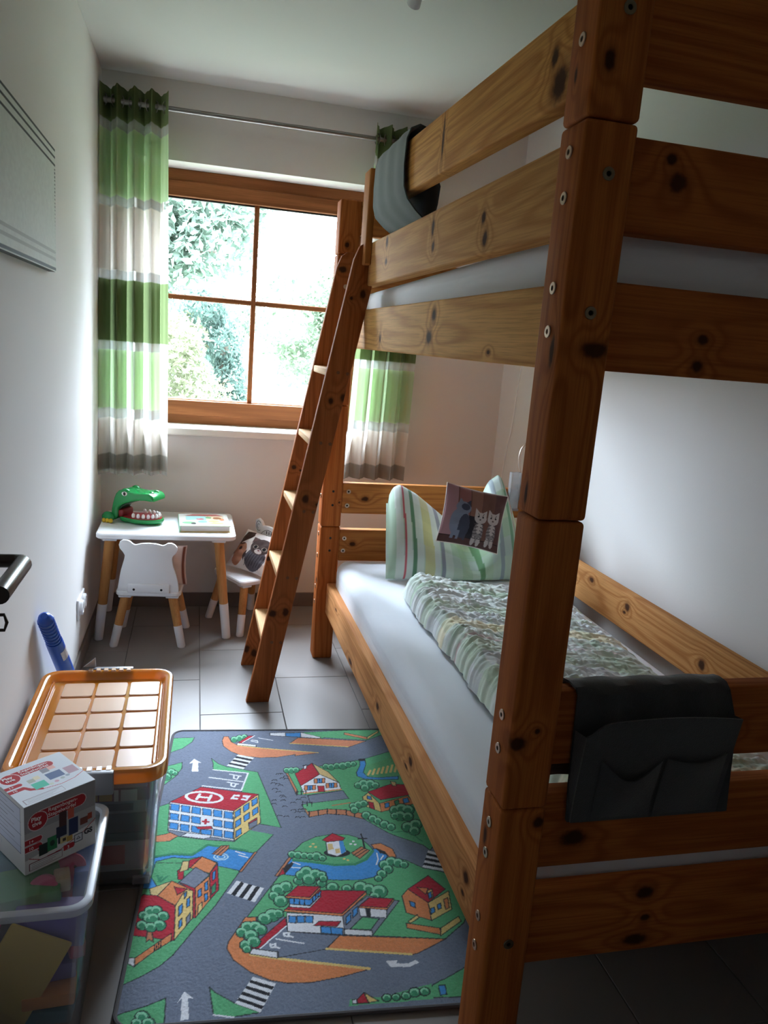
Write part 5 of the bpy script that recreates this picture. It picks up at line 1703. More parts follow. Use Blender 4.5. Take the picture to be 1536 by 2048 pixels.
    ',12,929,10,935,10,942,13,946,18,948,23,946,27,941|fn0:27,930,26,925,24,922,21,920,18,922,15,925,14,930,14,935,16,938,19,939,23,938,25,934|fm0:18,908,17,901,14,896,9,894,3,896,-1,90'
    '2,-3,909,-3,916,1,921,6,923,11,921,16,915|fn0:16,902,16,897,13,893,10,892,6,893,3,897,1,903,1,908,4,912,7,913,11,912,15,908|fm0:38,926,38,922,35,919,32,917,29,919,26,922,24,927,25,'
    '931,27,935,30,936,34,934,37,931|fn0:37,923,37,919,35,917,33,916,30,917,28,919,27,923,28,926,29,929,31,930,34,929,36,926|fO1:256,288,282,286,282,262,249,232,267,180,330,156,532,111,'
    '470,95,402,84,348,86,312,96,269,122,232,158,216,193,219,213,237,249|ly6:269,172,330,156,528,112|fs1:282,191,351,274,354,235,475,214,438,175,330,158,331,175,269,190|fr1:267,190,350,'
    '280,353,257,289,188|fw1:267,190,329,175,328,157,267,174|lw3:291,189,351,252|lw3:326,214,389,196|lw4:313,199,315,190,323,189,325,199,314,198|lw4:325,190,333,186|lw4:345,231,346,222,'
    '355,220,357,231,346,230|lw4:356,221,365,217|fO1:438,175,473,214,722,186,645,147,630,144|ly5:440,176,631,146|fn1:356,375,353,366,348,358,340,354,331,355,324,359,319,368,317,378,319,'
    '388,325,396,333,400,341,399,349,394,354,386|fn1:339,355,337,348,333,343,328,340,322,341,317,344,313,350,312,357,313,364,317,369,323,372,329,372,334,368,338,362|fn1:372,387,370,378,'
    '365,372,359,368,351,369,345,373,340,380,339,389,341,398,346,404,353,408,360,408,367,403,371,396|fn1:359,336,357,327,352,320,345,316,337,317,330,321,325,329,323,338,325,347,330,355,'
    '338,358,346,358,353,353,358,345|fn1:418,426,415,417,410,410,403,406,395,407,389,411,385,418,383,428,385,437,391,444,398,448,406,447,412,443,417,435|fn1:454,420,451,410,445,403,438,'
    '399,429,399,422,404,417,412,416,422,418,433,424,440,432,445,441,444,448,439,453,431|fn1:435,402,433,392,427,385,419,381,411,381,403,386,399,394,397,404,400,414,406,422,414,426,422,'
    '425,429,420,434,412|fn1:402,407,400,400,396,395,391,392,385,393,380,396,376,402,375,409,377,416,381,421,386,424,392,424,398,420,401,414|fn1:459,394,457,387,453,382,448,379,442,380,'
    '437,383,434,389,433,396,435,403,439,408,444,411,450,411,455,407,459,401|fn1:489,377,486,369,481,362,474,359,467,360,461,364,457,370,456,379,459,387,464,393,471,397,478,396,484,392,'
    '488,385|fn1:522,370,520,363,515,358,510,355,504,356,499,359,496,364,495,371,497,378,502,383,507,386,513,386,518,382,521,377|fn1:563,373,559,364,553,357,545,353,537,353,530,358,525,'
    '366,525,376,528,385,534,393,542,397,551,397,558,392,562,383|fn1:581,365,578,356,573,350,565,346,558,347,551,351,548,358,547,367,550,376,556,382,563,386,571,385,577,381,581,374|fn1:'
    '611,354,607,343,599,335,590,330,580,331,572,336,567,345,567,356,571,367,578,376,588,380,598,380,606,374,610,365|fn1:589,337,587,330,582,324,576,321,570,322,565,325,562,331,561,338,'
    '564,345,568,351,574,354,581,353,586,350,589,344|fm0:350,381,347,373,342,368,334,367,327,369,321,375,320,383,322,391,327,396,335,398,343,395,348,389|fn0:346,375,344,369,340,365,335,'
    '364,330,366,326,370,325,376,326,382,330,386,336,387,341,385,345,381|fm0:335,359,333,354,329,350,324,349,319,351,315,355,314,360,315,366,319,370,324,371,330,369,333,365|fn0:332,355,'
    '331,351,328,348,324,347,321,348,318,352,317,356,318,360,321,362,325,363,329,362,331,359|fm0:367,392,365,385,360,380,354,379,347,381,343,386,341,393,343,400,348,405,355,406,361,404,'
    '366,399|fn0:364,386,363,381,359,378,354,377,350,378,347,382,346,387,347,392,351,396,355,397,360,395,363,391|fm0:354,341,352,334,346,329,339,328,333,330,328,336,326,343,328,350,333,'
    '355,340,356,347,354,352,348|fn0:350,335,349,330,345,327,340,325,335,327,332,331,331,337,332,342,336,346,341,347,346,345,349,341|fm0:412,431,410,424,405,419,398,417,392,420,387,425,'
    '386,432,388,439,393,444,400,446,407,443,411,438|fn0:409,425,407,420,404,416,399,415,394,417,391,421,390,426,392,431,395,435,400,436,405,434,408,430|fm0:448,426,446,418,440,413,432,'
    '411,425,414,420,420,419,428,421,435,427,441,435,442,442,440,447,434|fn0:444,420,443,414,438,410,433,409,428,410,425,415,424,421,425,426,430,431,435,432,440,430,444,425|fm0:430,407,'
    '427,400,421,395,414,393,407,396,402,401,400,409,403,417,408,422,416,424,423,421,428,415|fn0:426,401,424,396,420,392,415,391,410,392,406,397,405,403,407,408,411,412,416,413,421,412,'
    '425,407|fm0:398,411,396,406,392,402,387,401,382,403,378,407,377,412,379,418,383,421,388,422,393,421,397,416|fn0:395,407,394,403,391,400,388,399,384,400,381,404,381,408,382,412,385,'
    '414,388,415,392,414,394,411|fm0:455,398,453,393,449,389,444,388,439,390,436,394,435,399,437,405,441,408,446,409,451,408,454,403|fn0:453,394,451,390,448,387,445,386,441,388,439,391,'
    '438,395,439,399,442,401,446,402,449,401,452,398|fm0:484,381,482,375,477,371,470,369,464,371,460,376,459,383,461,389,466,393,473,395,479,393,483,388|fn0:480,376,479,371,475,368,471,'
    '367,467,369,464,372,463,377,465,382,468,385,473,386,477,385,480,381|fm0:518,373,516,368,512,365,506,364,501,365,498,369,497,375,499,380,503,383,509,385,514,383,517,379|fn0:515,369,'
    '513,365,511,363,507,362,503,363,501,366,501,370,502,374,505,377,509,378,512,376,514,373|fm0:557,379,554,371,548,366,541,365,534,367,529,373,528,381,531,388,537,393,545,395,552,392,'
    '556,387|fn0:553,373,551,367,546,363,541,362,536,364,533,368,532,374,534,380,539,384,544,385,549,383,552,379|fm0:577,370,574,363,568,358,561,357,555,359,551,364,550,371,553,378,558,'
    '383,565,384,572,382,576,376|fn0:573,364,571,359,567,356,562,355,557,356,555,360,554,365,556,370,560,374,565,375,569,373,572,369|fm0:604,360,601,351,594,346,585,344,577,347,572,353,'
    '571,362,574,370,581,376,590,378,598,375,604,368|fn0:599,353,597,347,592,342,586,341,580,343,576,348,576,354,578,361,583,365,589,366,595,364,599,359|fm0:585,340,583,335,578,331,573,'
    '330,568,332,564,336,564,342,566,347,570,351,576,352,581,350,585,346|fn0:582,336,580,332,577,329,573,328,570,330,567,333,567,337,568,341,572,344,576,345,579,343,582,340|fh1:486,279,'
    '556,342,634,319,550,208,485,216|fw1:530,304,598,294,593,263,530,273|fk1:546,301,557,299,554,268,546,271|fg1:501,233,534,270,574,261,549,227|fw1:487,234,552,224,550,208,485,216|fr1:'
    '531,307,560,335,621,328,599,297|fO1:531,307,599,297,621,328,621,321,598,290,530,302|fw1:354,296,488,278,485,216,354,235|fr1:351,307,402,373,557,360,486,284|fO1:349,308,487,284,555,'
    '357,556,348,487,276,348,301|fw1:362,325,411,316,440,352,440,346,410,308,361,315|fb1:362,345,412,339,442,367,440,352,411,318,362,325|lk2:374,344,373,322|lk2:387,343,386,321|lk2:400,'
    '342,398,321|lk2:420,349,419,329|lk2:428,355,427,338|lk2:435,361,433,345|fr1:354,354,385,389,441,383,412,345|fO1:354,354,412,345,442,383,441,375,412,337,353,348|fb1:358,285,376,283,'
    '374,261,357,264|fb1:378,284,396,282,394,260,377,262|fb1:398,283,416,280,414,258,397,261|fb1:495,272,508,286,505,260,492,247|fb1:514,294,528,308,524,282,511,268|fb1:432,246,483,237,'
    '482,216,432,225|lk2:455,242,455,220|fr1:416,250,429,263,481,259,470,243|fn1:339,288,337,279,331,272,324,268,315,268,307,273,302,281,300,291,302,300,308,308,316,312,325,311,332,306,'
    '338,298|fn1:347,293,346,287,342,282,337,279,331,280,325,283,322,288,321,295,322,302,326,307,331,309,337,309,343,306,346,300|fn1:319,278,317,270,312,263,305,260,298,261,291,265,286,'
    '272,284,281,286,289,291,296,298,300,306,299,313,295,318,287|fn1:279,254,278,246,273,239,266,236,259,237,252,241,247,248,245,256,247,264,251,271,258,274,266,274,273,270,278,262|fn1:'
    '295,255,294,248,289,242,283,239,276,240,270,244,266,250,264,258,266,265,270,271,276,274,283,273,290,270,294,263|fn1:263,239,262,232,258,227,252,224,246,224,240,228,236,234,235,241,'
    '236,248,240,253,245,256,252,256,258,252,262,246|fn1:307,244,305,236,301,231,295,228,288,228,282,232,278,238,276,246,278,253,282,259,288,262,295,262,301,258,306,252|fn1:287,227,286,'
    '219,281,213,274,209,267,210,260,214,255,221,253,229,255,237,260,243,266,247,274,246,281,242,286,235|fn1:292,208,290,201,286,195,280,192,273,193,266,196,262,203,260,211,262,218,266,'
    '224,272,227,280,226,286,222,290,216|fn1:271,200,269,193,266,189,260,186,254,187,249,190,245,195,244,201,245,208,249,213,254,215,260,215,265,211,269,206|fn1:271,187,270,182,268,178,'
    '264,177,259,177,255,179,252,183,251,188,252,193,255,197,259,199,263,199,267,196,270,192|fm0:333,294,331,286,325,281,318,280,310,282,305,288,303,296,305,303,311,308,318,310,326,307,'
    '331,301|fn0:329,288,328,282,324,278,319,277,313,279,310,283,308,289,310,295,314,298,319,300,324,298,328,293|fm0:343,297,342,292,338,289,333,288,328,289,324,293,323,298,324,303,328,'
    '307,333,308,338,306,342,302|fn0:341,293,340,289,337,287,333,286,330,287,327,290,326,294,327,298,330,300,334,301,337,300,340,297|fm0:314,283,312,277,307,272,300,271,293,273,288,278,'
    '287,285,288,292,293,296,300,298,307,295,312,290|fn0:310,278,309,273,306,270,301,269,296,270,293,274,291,279,293,284,296,288,301,289,306,287,309,283|fm0:274,258,272,252,267,248,261,'
    '247,254,249,249,254,247,260,249,267,254,271,261,272,267,270,272,265|fn0:271,253,270,249,266,245,262,244,257,246,254,250,252,255,253,259,257,263,261,264,266,262,270,258|fm0:290,260,'
    '289,254,284,250,278,249,273,251,268,255,266,261,268,267,272,271,278,272,284,270,289,266|fn0:288,255,286,251,283,248,279,247,275,248,272,252,271,256,272,260,275,263,279,264,283,263,'
    '286,259|fm0:259,243,257,238,253,234,248,233,242,235,238,239,236,244,238,250,242,253,247,254,253,253,257,248|fn0:256,239,255,235,252,232,248,231,245,232,242,236,240,240,241,244,244,'
    '246,248,247,252,246,255,243|fm0:302,248,300,242,296,238,290,237,284,239,280,244,278,250,280,255,284,259,290,261,296,259,301,254|fn0:299,243,298,239,295,236,291,235,287,237,284,240,'
    '282,245,284,249,287,252,291,253,295,251,298,248|fm0:282,231,280,225,275,221,269,220,262,222,257,227,256,233,257,239,262,244,269,245,275,243,280,238|fn0:279,226,278,222,274,218,270,'
    '218,265,219,262,223,260,228,261,232,265,235,269,236,274,235,277,231|fm0:287,213,285,207,281,203,275,202,269,204,264,208,262,214,264,220,268,224,275,225,281,223,285,219|fn0:284,208,'
    '283,204,280,201,275,200,271,201,268,205,267,209,268,213,271,216,275,217,280,216,283,212|fm0:266,203,265,198,261,195,256,194,251,196,247,200,246,205,247,209,251,213,256,214,261,212,'
    '265,208|fn0:264,199,263,196,260,193,257,193,253,194,250,197,249,200,250,204,253,206,256,207,260,206,263,203|fm0:268,190,267,186,264,183,260,183,256,184,253,187,252,191,253,195,256,'
    '197,260,198,264,197,267,194|fn0:266,187,266,184,264,182,261,181,258,182,256,185,255,188,256,190,258,192,261,193,263,192,266,190|fO1:644,336,664,360,706,308,701,247,644,277|fy1:706,'
    '308,768,347,760,281,701,247|fr1:664,360,728,408,761,354,706,308|fy1:713,351,726,357,724,328,711,320|fb1:713,341,722,347,720,328,711,323|fO1:689,365,717,360,706,338|fb1:660,317,672,'
    '310,670,292,660,299|fb1:707,287,718,292,716,275,705,268|fb1:727,299,737,305,735,287,725,282|fO1:748,317,760,323,755,287,744,281|fO1:637,243,716,221,713,200,636,227|fy1:718,221,771,'
    '257,773,240,712,197|fy1:643,248,670,269,672,258,647,241|fw0:569,130,596,131,591,122,618,120,637,129,645,121,620,110,589,112,578,112|fr1:489,29,508,49,515,22,492,22|fy1:508,49,536,2'
    '5,515,22|fw1:481,32,490,33,491,22,481,22|fn1:565,30,563,26,560,23,555,21,551,22,547,24,545,28,544,32,546,36,550,40,554,41,559,41,563,39,565,35|fn1:584,31,583,27,580,24,575,22,571,2'
    '3,568,25,566,28,565,32,567,36,570,39,574,41,579,40,582,38,584,35|fn1:608,32,606,28,602,25,598,23,593,23,589,26,587,29,587,34,589,38,592,42,597,43,602,43,605,41,608,37|fn1:630,39,62'
    '8,34,623,30,618,28,612,28,607,31,605,36,604,41,607,47,611,51,617,53,623,53,627,50,630,45|fn1:651,40,649,35,645,32,640,30,635,30,631,33,628,37,628,42,630,46,634,50,639,52,645,51,649'
    ',49,651,45|fm0:562,33,561,30,557,27,553,27,549,28,547,31,546,34,548,37,551,40,555,40,559,39,562,36|fn0:560,30,559,28,556,26,553,26,551,27,549,29,549,31,550,34,552,35,555,36,558,35,'
    '559,33|fm0:582,33,580,30,577,28,573,27,570,28,567,31,567,34,569,37,572,39,576,40,579,39,581,36|fn0:580,30,578,28,576,27,574,26,571,27,569,29,569,31,570,34,572,35,575,36,578,35,579,'
    '33|fm0:605,35,603,31,600,29,595,29,592,30,589,33,589,36,590,39,594,42,598,42,602,41,604,38|fn0:602,32,601,30,599,28,596,28,593,28,591,30,591,33,592,35,595,37,598,38,600,37,602,35|f'
    'm0:627,42,624,38,620,36,615,35,610,36,607,40,607,44,609,48,613,51,618,52,623,50,626,47|fn0:624,39,622,36,619,34,615,33,612,35,610,37,609,40,611,43,614,45,618,46,621,45,623,42|fm0:6'
    '48,43,646,39,642,37,638,36,633,37,631,40,630,44,632,48,636,50,641,51,645,49,648,46|fn0:645,40,644,37,641,35,638,35,635,36,633,38,633,41,634,43,637,45,640,46,643,45,645,43|fb1:673,5'
    '4,688,55,686,30,671,29|fb1:369,497,403,482,470,465,539,462,566,476,597,524,612,526,634,494,622,473,604,427,584,410,549,402,498,403,455,408,416,422,376,427,350,434|fg1:370,513,407,5'
    '61,445,585,493,595,537,590,571,571,589,541,598,518,573,481,540,464,488,464,430,481,379,491|ln7:379,489,430,478,487,463,540,463,572,481,596,515|fk1:352,462,379,484,376,471,364,451,3'
    '53,434|lw3:377,481,395,470|lw3:374,460,394,457|lw3:606,506,605,479,597,458|lw3:622,495,612,479|fa1:369,505,374,497,336,427,329,430|fr1:350,459,355,436,338,429|fk1:532,510,531,507,5'
    '28,503,523,501,518,498,511,497,504,496,496,496,488,497,481,498,475,501,470,503,466,507,464,510,463,514,464,518,467,521,471,524,477,526,484,528,491,529,499,529,507,528,514,526,521,5'
    '24,526,521,530,518,532,514|fw1:472,561,517,565,523,516,498,498,471,511|fb0:508,562,519,564,523,519,509,506|ft0:475,552,489,552,490,529,474,524|ft0:494,529,507,531,506,512,494,511|f'
    'r1:462,570,493,599,526,576,520,567,475,561|fa1:536,510,567,536,588,518,556,485|lk2:540,499,573,528|lk2:547,493,581,522|lk4:574,591,576,527|lk4:563,570,587,571|fO1:595,543,623,548,6'
    '52,521,657,487,638,486,628,511,601,526|fk1:607,526,628,511,633,499,616,506|lh2:593,567,627,571,659,543,675,492|lh2:587,555,625,559,650,535,664,490|fy0:440,554,438,551,435,550,432,5'
    '52,431,555,433,557,436,558,439,557|fy0:446,540,444,537,441,536,438,537,437,540,439,543,442,544,445,543|fy0:432,543,430,541,427,540,424,541,423,544,425,546,428,547,431,546|fw0:552,5'
    '60,551,557,547,556,544,557,544,560,545,563,548,564,551,563|fw0:544,549,542,546,539,545,536,546,535,549,537,552,540,553,543,552|fw0:556,545,554,543,551,542,548,543,547,546,549,549,5'
    '52,550,555,548|fy0:518,487,517,484,514,483,511,484,510,487,512,490,515,491,518,489|fy0:528,481,527,478,524,477,521,478,520,481,521,484,525,485,527,483|fn1:388,512,387,506,383,501,3'
    '78,499,373,499,369,502,366,507,365,514,367,520,370,525,375,528,380,527,384,524,387,519|fn1:404,509,403,502,399,497,394,494,389,495,384,498,381,503,380,510,381,517,385,522,390,525,3'
    '96,525,400,521,403,516|fn1:421,505,419,499,416,494,411,492,406,492,401,495,399,500,398,507,399,513,403,518,408,520,413,520,417,517,420,512|fn1:436,502,435,496,431,491,426,488,421,4'
    '88,417,491,414,497,413,503,415,509,418,514,423,517,428,516,433,513,435,508|fn1:457,501,455,493,450,487,444,484,438,484,432,488,428,494,428,502,430,510,434,516,440,520,447,519,452,5'
    '15,456,509|fn1:467,492,466,487,462,483,458,480,454,481,450,483,448,488,447,493,449,499,452,503,456,505,460,505,464,502,466,498|fm0:385,516,383,511,380,508,375,507,371,508,368,512,3'
    '67,517,368,522,372,525,376,526,380,525,384,521|fn0:382,512,381,508,379,506,376,505,373,506,370,509,370,513,371,516,373,519,376,520,379,518,382,516|fm0:401,513,399,507,395,504,391,5'
    '03,386,504,383,508,382,514,383,519,387,522,392,523,396,522,400,518|fn0:398,508,397,505,394,502,391,501,388,502,385,505,385,509,386,513,388,516,392,516,395,515,397,512|fm0:417,509,4'
    '16,504,412,501,408,500,403,501,400,505,400,510,401,514,404,518,409,519,413,517,416,514|fn0:415,505,414,501,411,499,408,498,405,499,403,502,402,505,403,509,406,512,409,512,412,511,4'
    '14,508|fm0:433,505,431,500,428,497,423,496,419,498,416,501,415,506,416,511,420,514,425,515,429,514,432,510|fn0:430,501,429,498,427,495,424,494,421,496,418,498,418,502,419,506,421,5'
    '08,425,509,428,508,430,505|fm0:452,505,450,499,446,495,440,493,435,495,431,500,430,506,432,512,436,517,442,518,448,516,451,511|fn0:449,500,448,496,445,492,441,491,437,493,434,496,4'
    '33,501,435,505,438,509,442,510,446,508,449,505|fm0:464,495,463,491,460,488,456,487,452,488,449,492,449,496,450,500,453,503,457,504,461,502,463,499|fn0:462,492,461,489,459,486,456,4'
    '86,453,487,452,489,451,492,452,495,454,497,457,498,460,497,462,495|fn1:412,428,410,420,405,413,399,410,392,411,386,414,382,421,381,429,383,438,387,444,394,447,401,447,407,443,411,4'
    '36|fn1:428,439,426,430,420,423,413,419,405,420,398,424,394,432,393,441,395,451,400,458,408,462,416,462,423,457,427,449|fn1:451,428,448,419,443,412,436,408,428,408,421,413,417,421,4'
    '15,430,418,439,423,447,431,451,439,450,446,445,450,437|fn1:461,425,460,418,455,413,450,410,444,410,439,413,436,419,435,426,437,433,441,439,446,442,452,441,458,438,461,432|fn1:433,4'
    '12,430,402,425,395,418,392,410,392,403,397,399,404,398,414,400,423,405,430,413,434,421,433,427,429,432,421|fn1:463,412,462,406,458,402,453,400,449,400,444,403,442,408,441,414,443,4'
    '19,446,424,451,426,456,426,460,423,463,418|fm0:407,432,405,426,400,422,394,420,388,422,384,427,383,434,385,440,390,444,396,446,402,444,406,439|fn0:404,427,402,422,399,419,395,418,3'
    '91,420,388,423,387,428,388,433,392,436,396,437,400,436,403,432|fm0:423,445,420,437,415,432,408,431,401,433,397,439,395,446,398,453,403,458,410,460,417,458,421,452|fn0:419,439,418,4'
    '33,414,430,409,428,404,430,401,434,400,440,401,445,405,449,410,450,415,448,418,444|fm0:446,433,443,426,438,421,431,419,424,422,420,427,418,435,421,442,426,447,433,448,440,446,444,4'
    '40|fn0:442,427,440,422,436,418,432,417,427,419,424,423,423,428,424,434,428,437,433,439,438,437,441,433|fm0:458,429,456,423,452,420,446,418,441,420,438,424,437,430,439,435,443,439,4'
    '48,440,453,438,457,434|fn0:455,424,453,420,450,418,447,417,443,418,441,421,440,425,441,429,444,432,448,433,452,432,454,428|fm0:428,417,425,410,420,405,413,403,406,406,402,411,400,4'
    '18,403,425,408,430,415,432,422,429,426,424|fn0:424,411,422,406,419,402,414,401,409,403,406,407,405,412,406,417,410,421,415,422,420,420,423,416|fm0:460,415,458,411,455,408,451,407,4'
    '46,408,444,412,443,416,444,421,448,424,452,425,456,423,459,420|fn0:458,412,456,409,454,406,451,405,448,407,446,409,446,412,447,416,449,418,452,419,455,418,457,415|fn1:635,456,632,4'
    '48,626,442,620,439,613,439,607,443,604,450,604,458,607,466,612,472,619,476,626,475,631,471,635,465|fn1:655,468,652,460,647,453,639,450,632,450,626,454,623,461,623,470,626,479,632,4'
    '86,639,489,646,489,652,485,655,477|fn1:673,462,670,454,664,448,658,444,651,445,645,449,642,456,642,464,645,472,651,478,657,482,664,481,670,477,673,470|fn1:684,454,681,447,677,443,6'
    '72,440,667,441,663,444,660,449,660,455,663,461,667,466,672,468,677,468,681,465,684,460|fn1:640,438,637,430,632,424,625,421,619,422,614,425,611,432,611,439,613,447,618,453,625,456,6'
    '31,456,636,452,639,445|fn1:620,421,618,414,613,408,607,405,601,406,596,409,593,415,593,422,595,429,600,435,606,438,612,437,617,434,620,428|fn1:606,404,604,398,600,394,596,392,591,3'
    '92,587,395,585,400,585,405,587,410,590,415,595,417,600,417,603,414,606,409|fm0:631,461,628,455,623,450,617,449,611,451,607,456,607,462,609,468,614,473,621,474,626,472,630,467|fn0:6'
    '27,456,625,451,621,448,617,447,613,448,610,452,610,457,612,461,616,465,620,466,624,464,627,460|fm0:651,473,648,467,643,462,636,461,630,463,626,468,626,475,629,481,634,486,641,487,6'
    '47,485,650,480|fn0:647,468,645,463,641,459,636,458,632,460,630,464,629,469,631,474,635,477,640,478,644,477,647,473|fm0:669,467,666,460,661,456,655,455,649,457,645,461,645,468,648,4'
    '74,653,479,659,480,665,478,668,473|fn0:665,461,663,457,659,454,655,452,651,454,648,458,648,462,650,467,654,470,658,471,662,470,665,466|fm0:680,457,678,452,674,449,670,448,665,449,6'
    '63,453,662,458,665,463,668,466,673,467,678,465,680,462|fn0:678,453,676,450,673,447,670,446,667,447,665,450,665,454,666,457,669,460,673,461,676,459,677,457|fm0:636,442,633,436,628,4'
    '32,622,431,617,433,614,437,613,443,616,449,620,453,626,454,632,452,635,448|fn0:632,437,630,433,627,430,623,429,619,430,617,434,616,438,618,442,622,445,626,446,629,445,632,442|fm0:6'
    '16,425,614,419,610,415,604,414,599,416,596,420,595,426,598,431,602,435,608,436,613,434,616,430|fn0:613,420,612,416,608,413,605,412,601,414,599,417,598,421,600,425,603,428,607,429,6'
    '11,428,613,424|fm0:603,407,601,403,598,400,594,399,590,400,587,404,587,408,588,412,592,415,596,416,600,414,602,411|fn0:600,403,599,400,597,398,594,398,591,399,589,401,589,404,590,4'
    '07,593,409,596,410,598,409,600,407|fs1:436,786,546,810,559,766,441,746|fw1:417,839,481,904,538,854,541,817,425,797|fr1:403,910,461,971,481,904,417,839|ft1:463,970,511,915,537,857,4'
    '81,904|lO5:426,799,540,816|fO1:462,878,496,880,494,855,460,852|fb1:472,878,487,879,485,854,470,853|lk2:479,878,477,854|fO1:497,851,532,853,530,828,495,825|fb1:507,851,522,852,520,8'
    '27,505,826|lk2:514,851,512,828|fO1:429,840,464,842,462,818,428,815|fb1:439,840,454,841,452,817,437,816|lk2:446,840,445,817|fr1:470,838,490,837,489,805,469,806|fw1:433,952,443,960,4'
    '42,940,434,934|lk4:432,956,444,960|fa1:373,919,382,911,408,808,403,790|fn1:390,930,388,923,385,917,380,914,376,914,371,917,368,923,368,930,369,938,372,943,377,947,382,946,386,943,3'
    '89,937|fn1:405,929,403,922,400,915,395,912,390,912,385,916,382,922,381,930,383,938,386,944,391,948,397,947,401,944,404,937|fn1:419,931,417,924,414,918,409,915,404,916,400,919,398,9'
    '25,397,932,398,939,401,945,406,948,411,948,415,945,418,939|fm0:386,934,385,928,382,924,377,923,373,924,370,929,369,934,371,940,374,944,378,945,382,943,385,939|fn0:384,929,383,925,3'
    '81,922,378,921,375,922,373,925,372,929,373,934,375,937,378,938,381,936,383,933|fm0:401,934,400,928,396,923,392,922,387,924,384,928,383,934,384,940,388,944,393,946,397,944,400,940|f'
    'n0:399,929,398,924,395,921,392,920,389,921,387,924,386,929,387,933,390,937,393,938,396,937,398,933|fm0:415,935,414,930,411,926,406,924,402,926,399,930,398,936,400,941,403,945,407,9'
    '47,412,945,415,941|fn0:413,931,412,926,410,923,407,922,404,924,402,927,401,931,402,935,405,938,408,939,411,938,413,935|fn1:517,950,515,942,511,937,507,933,502,934,498,937,495,943,4'
    '95,950,496,958,500,964,505,967,510,967,514,963,516,957|fn1:535,945,533,937,529,930,523,926,518,927,513,930,510,937,509,946,511,955,516,962,521,965,527,965,532,961,535,954|fn1:554,9'
    '53,552,945,548,938,543,935,538,935,533,939,530,945,530,953,532,961,536,968,541,971,547,971,551,967,554,961|fn1:576,952,574,942,569,934,562,930,556,931,550,935,547,943,546,953,549,9'
    '63,554,971,560,975,567,975,573,970,576,962|fn1:593,960,590,951,586,944,580,940,574,941,569,945,567,952,566,960,569,969,573,976,579,980,585,980,590,976,592,969|fn1:608,963,606,956,6'
    '02,951,598,948,593,948,589,951,587,957,587,964,589,971,592,976,597,979,601,979,605,976,607,970|fm0:514,954,512,948,508,944,504,943,500,944,497,948,496,954,498,960,502,964,506,965,5'
    '10,964,513,959|fn0:511,949,510,945,508,942,504,941,501,942,499,945,499,949,500,954,503,957,506,958,509,956,511,953|fm0:532,950,530,943,525,939,520,937,515,939,512,944,511,950,513,9'
    '57,518,962,523,963,528,962,531,957|fn0:529,944,527,939,524,936,521,935,517,936,515,940,514,945,516,950,519,953,523,955,526,953,528,949|fm0:551,957,549,951,545,946,540,945,536,947,5'
    '33,951,532,957,534,964,538,968,543,970,547,968,550,963|fn0:548,952,547,947,544,944,541,943,537,944,535,948,535,952,536,957,539,960,542,961,546,960,548,957|fm0:572,957,570,950,565,9'
    '44,559,942,553,945,550,950,549,958,551,966,556,971,562,973,568,971,572,965|fn0:569,951,567,945,564,941,559,940,555,942,553,946,552,951,554,957,558,961,562,963,566,961,568,957|fm0:5'
    '89,964,587,958,583,953,577,951,572,953,569,958,569,965,571,972,575,976,580,978,585,976,588,971|fn0:586,959,584,954,581,950,578,949,574,950,572,954,572,959,573,964,576,968,580,969,5'
    '83,968,586,964|fm0:605,967,603,962,600,958,595,957,591,958,589,962,589,967,590,973,594,977,598,978,602,976,604,972|fn0:602,963,601,959,599,956,596,955,593,956,591,959,591,963,592,9'
    '67,595,970,598,971,600,970,602,967|fb1:621,983,639,983,638,958,623,911,634,884,667,879,734,885,730,866,673,866,620,873,601,889,601,912,617,951|fd0:628,892,639,950,765,1022,784,891,'
    '638,886|ly6:637,896,648,922|ly6:652,898,663,928|ly6:667,901,679,934|ly6:682,904,694,940|ly6:697,906,710,946|ly6:712,909,726,952|ly6:727,912,742,958|fk1:618,992,640,995,639,981,618,'
    '980|fn1:612,836,609,828,605,821,599,818,593,818,588,822,585,829,585,837,587,846,592,853,598,856,604,856,609,852,611,845|fn1:632,847,629,837,623,830,617,826,610,826,604,830,601,838,'
    '601,848,603,858,609,865,616,870,623,869,628,865,631,857|fn1:654,842,650,832,644,823,637,819,629,819,623,824,619,833,619,844,622,854,628,863,636,868,644,868,650,862,653,853|fn1:664,'
    '835,662,827,657,821,652,817,646,817,642,821,639,828,639,836,641,844,646,850,652,853,657,853,662,849,664,843|fn1:631,821,628,812,623,805,617,802,611,802,606,806,603,813,602,822,605,'
    '831,610,838,616,842,623,842,628,838,631,830|fm0:608,841,606,835,601,830,596,828,591,830,588,835,587,842,589,848,594,853,599,855,604,853,607,848|fn0:605,836,603,831,600,827,596,826,'
    '593,828,590,831,590,836,592,841,595,845,599,846,602,844,604,841|fm0:627,852,625,845,620,839,613,837,608,840,604,845,603,853,606,860,611,866,617,868,623,865,627,860|fn0:624,846,622,'
    '840,618,836,614,835,610,837,607,841,607,846,609,852,612,856,617,857,621,856,623,852|fm0:649,848,646,840,640,834,633,832,627,834,623,841,622,849,625,857,631,863,638,866,644,863,648,'
    '857|fn0:645,841,642,835,638,831,633,829,629,831,626,836,626,842,628,848,632,853,637,854,642,852,644,848|fm0:661,839,659,833,654,829,649,827,645,829,642,833,641,840,643,846,648,850,'
    '653,852,658,850,661,845|fn0:658,834,656,829,653,826,650,825,646,826,644,830,644,834,646,839,649,842,652,843,656,842,658,839|fm0:627,826,625,819,620,814,614,813,609,815,605,820,605,'
    '827,607,834,612,839,618,840,623,838,627,833|fn0:624,820,622,815,619,812,614,810,611,812,608,816,608,821,610,826,613,830,617,831,621,830,623,826|fy1:602,773,623,796,649,737,648,693,'
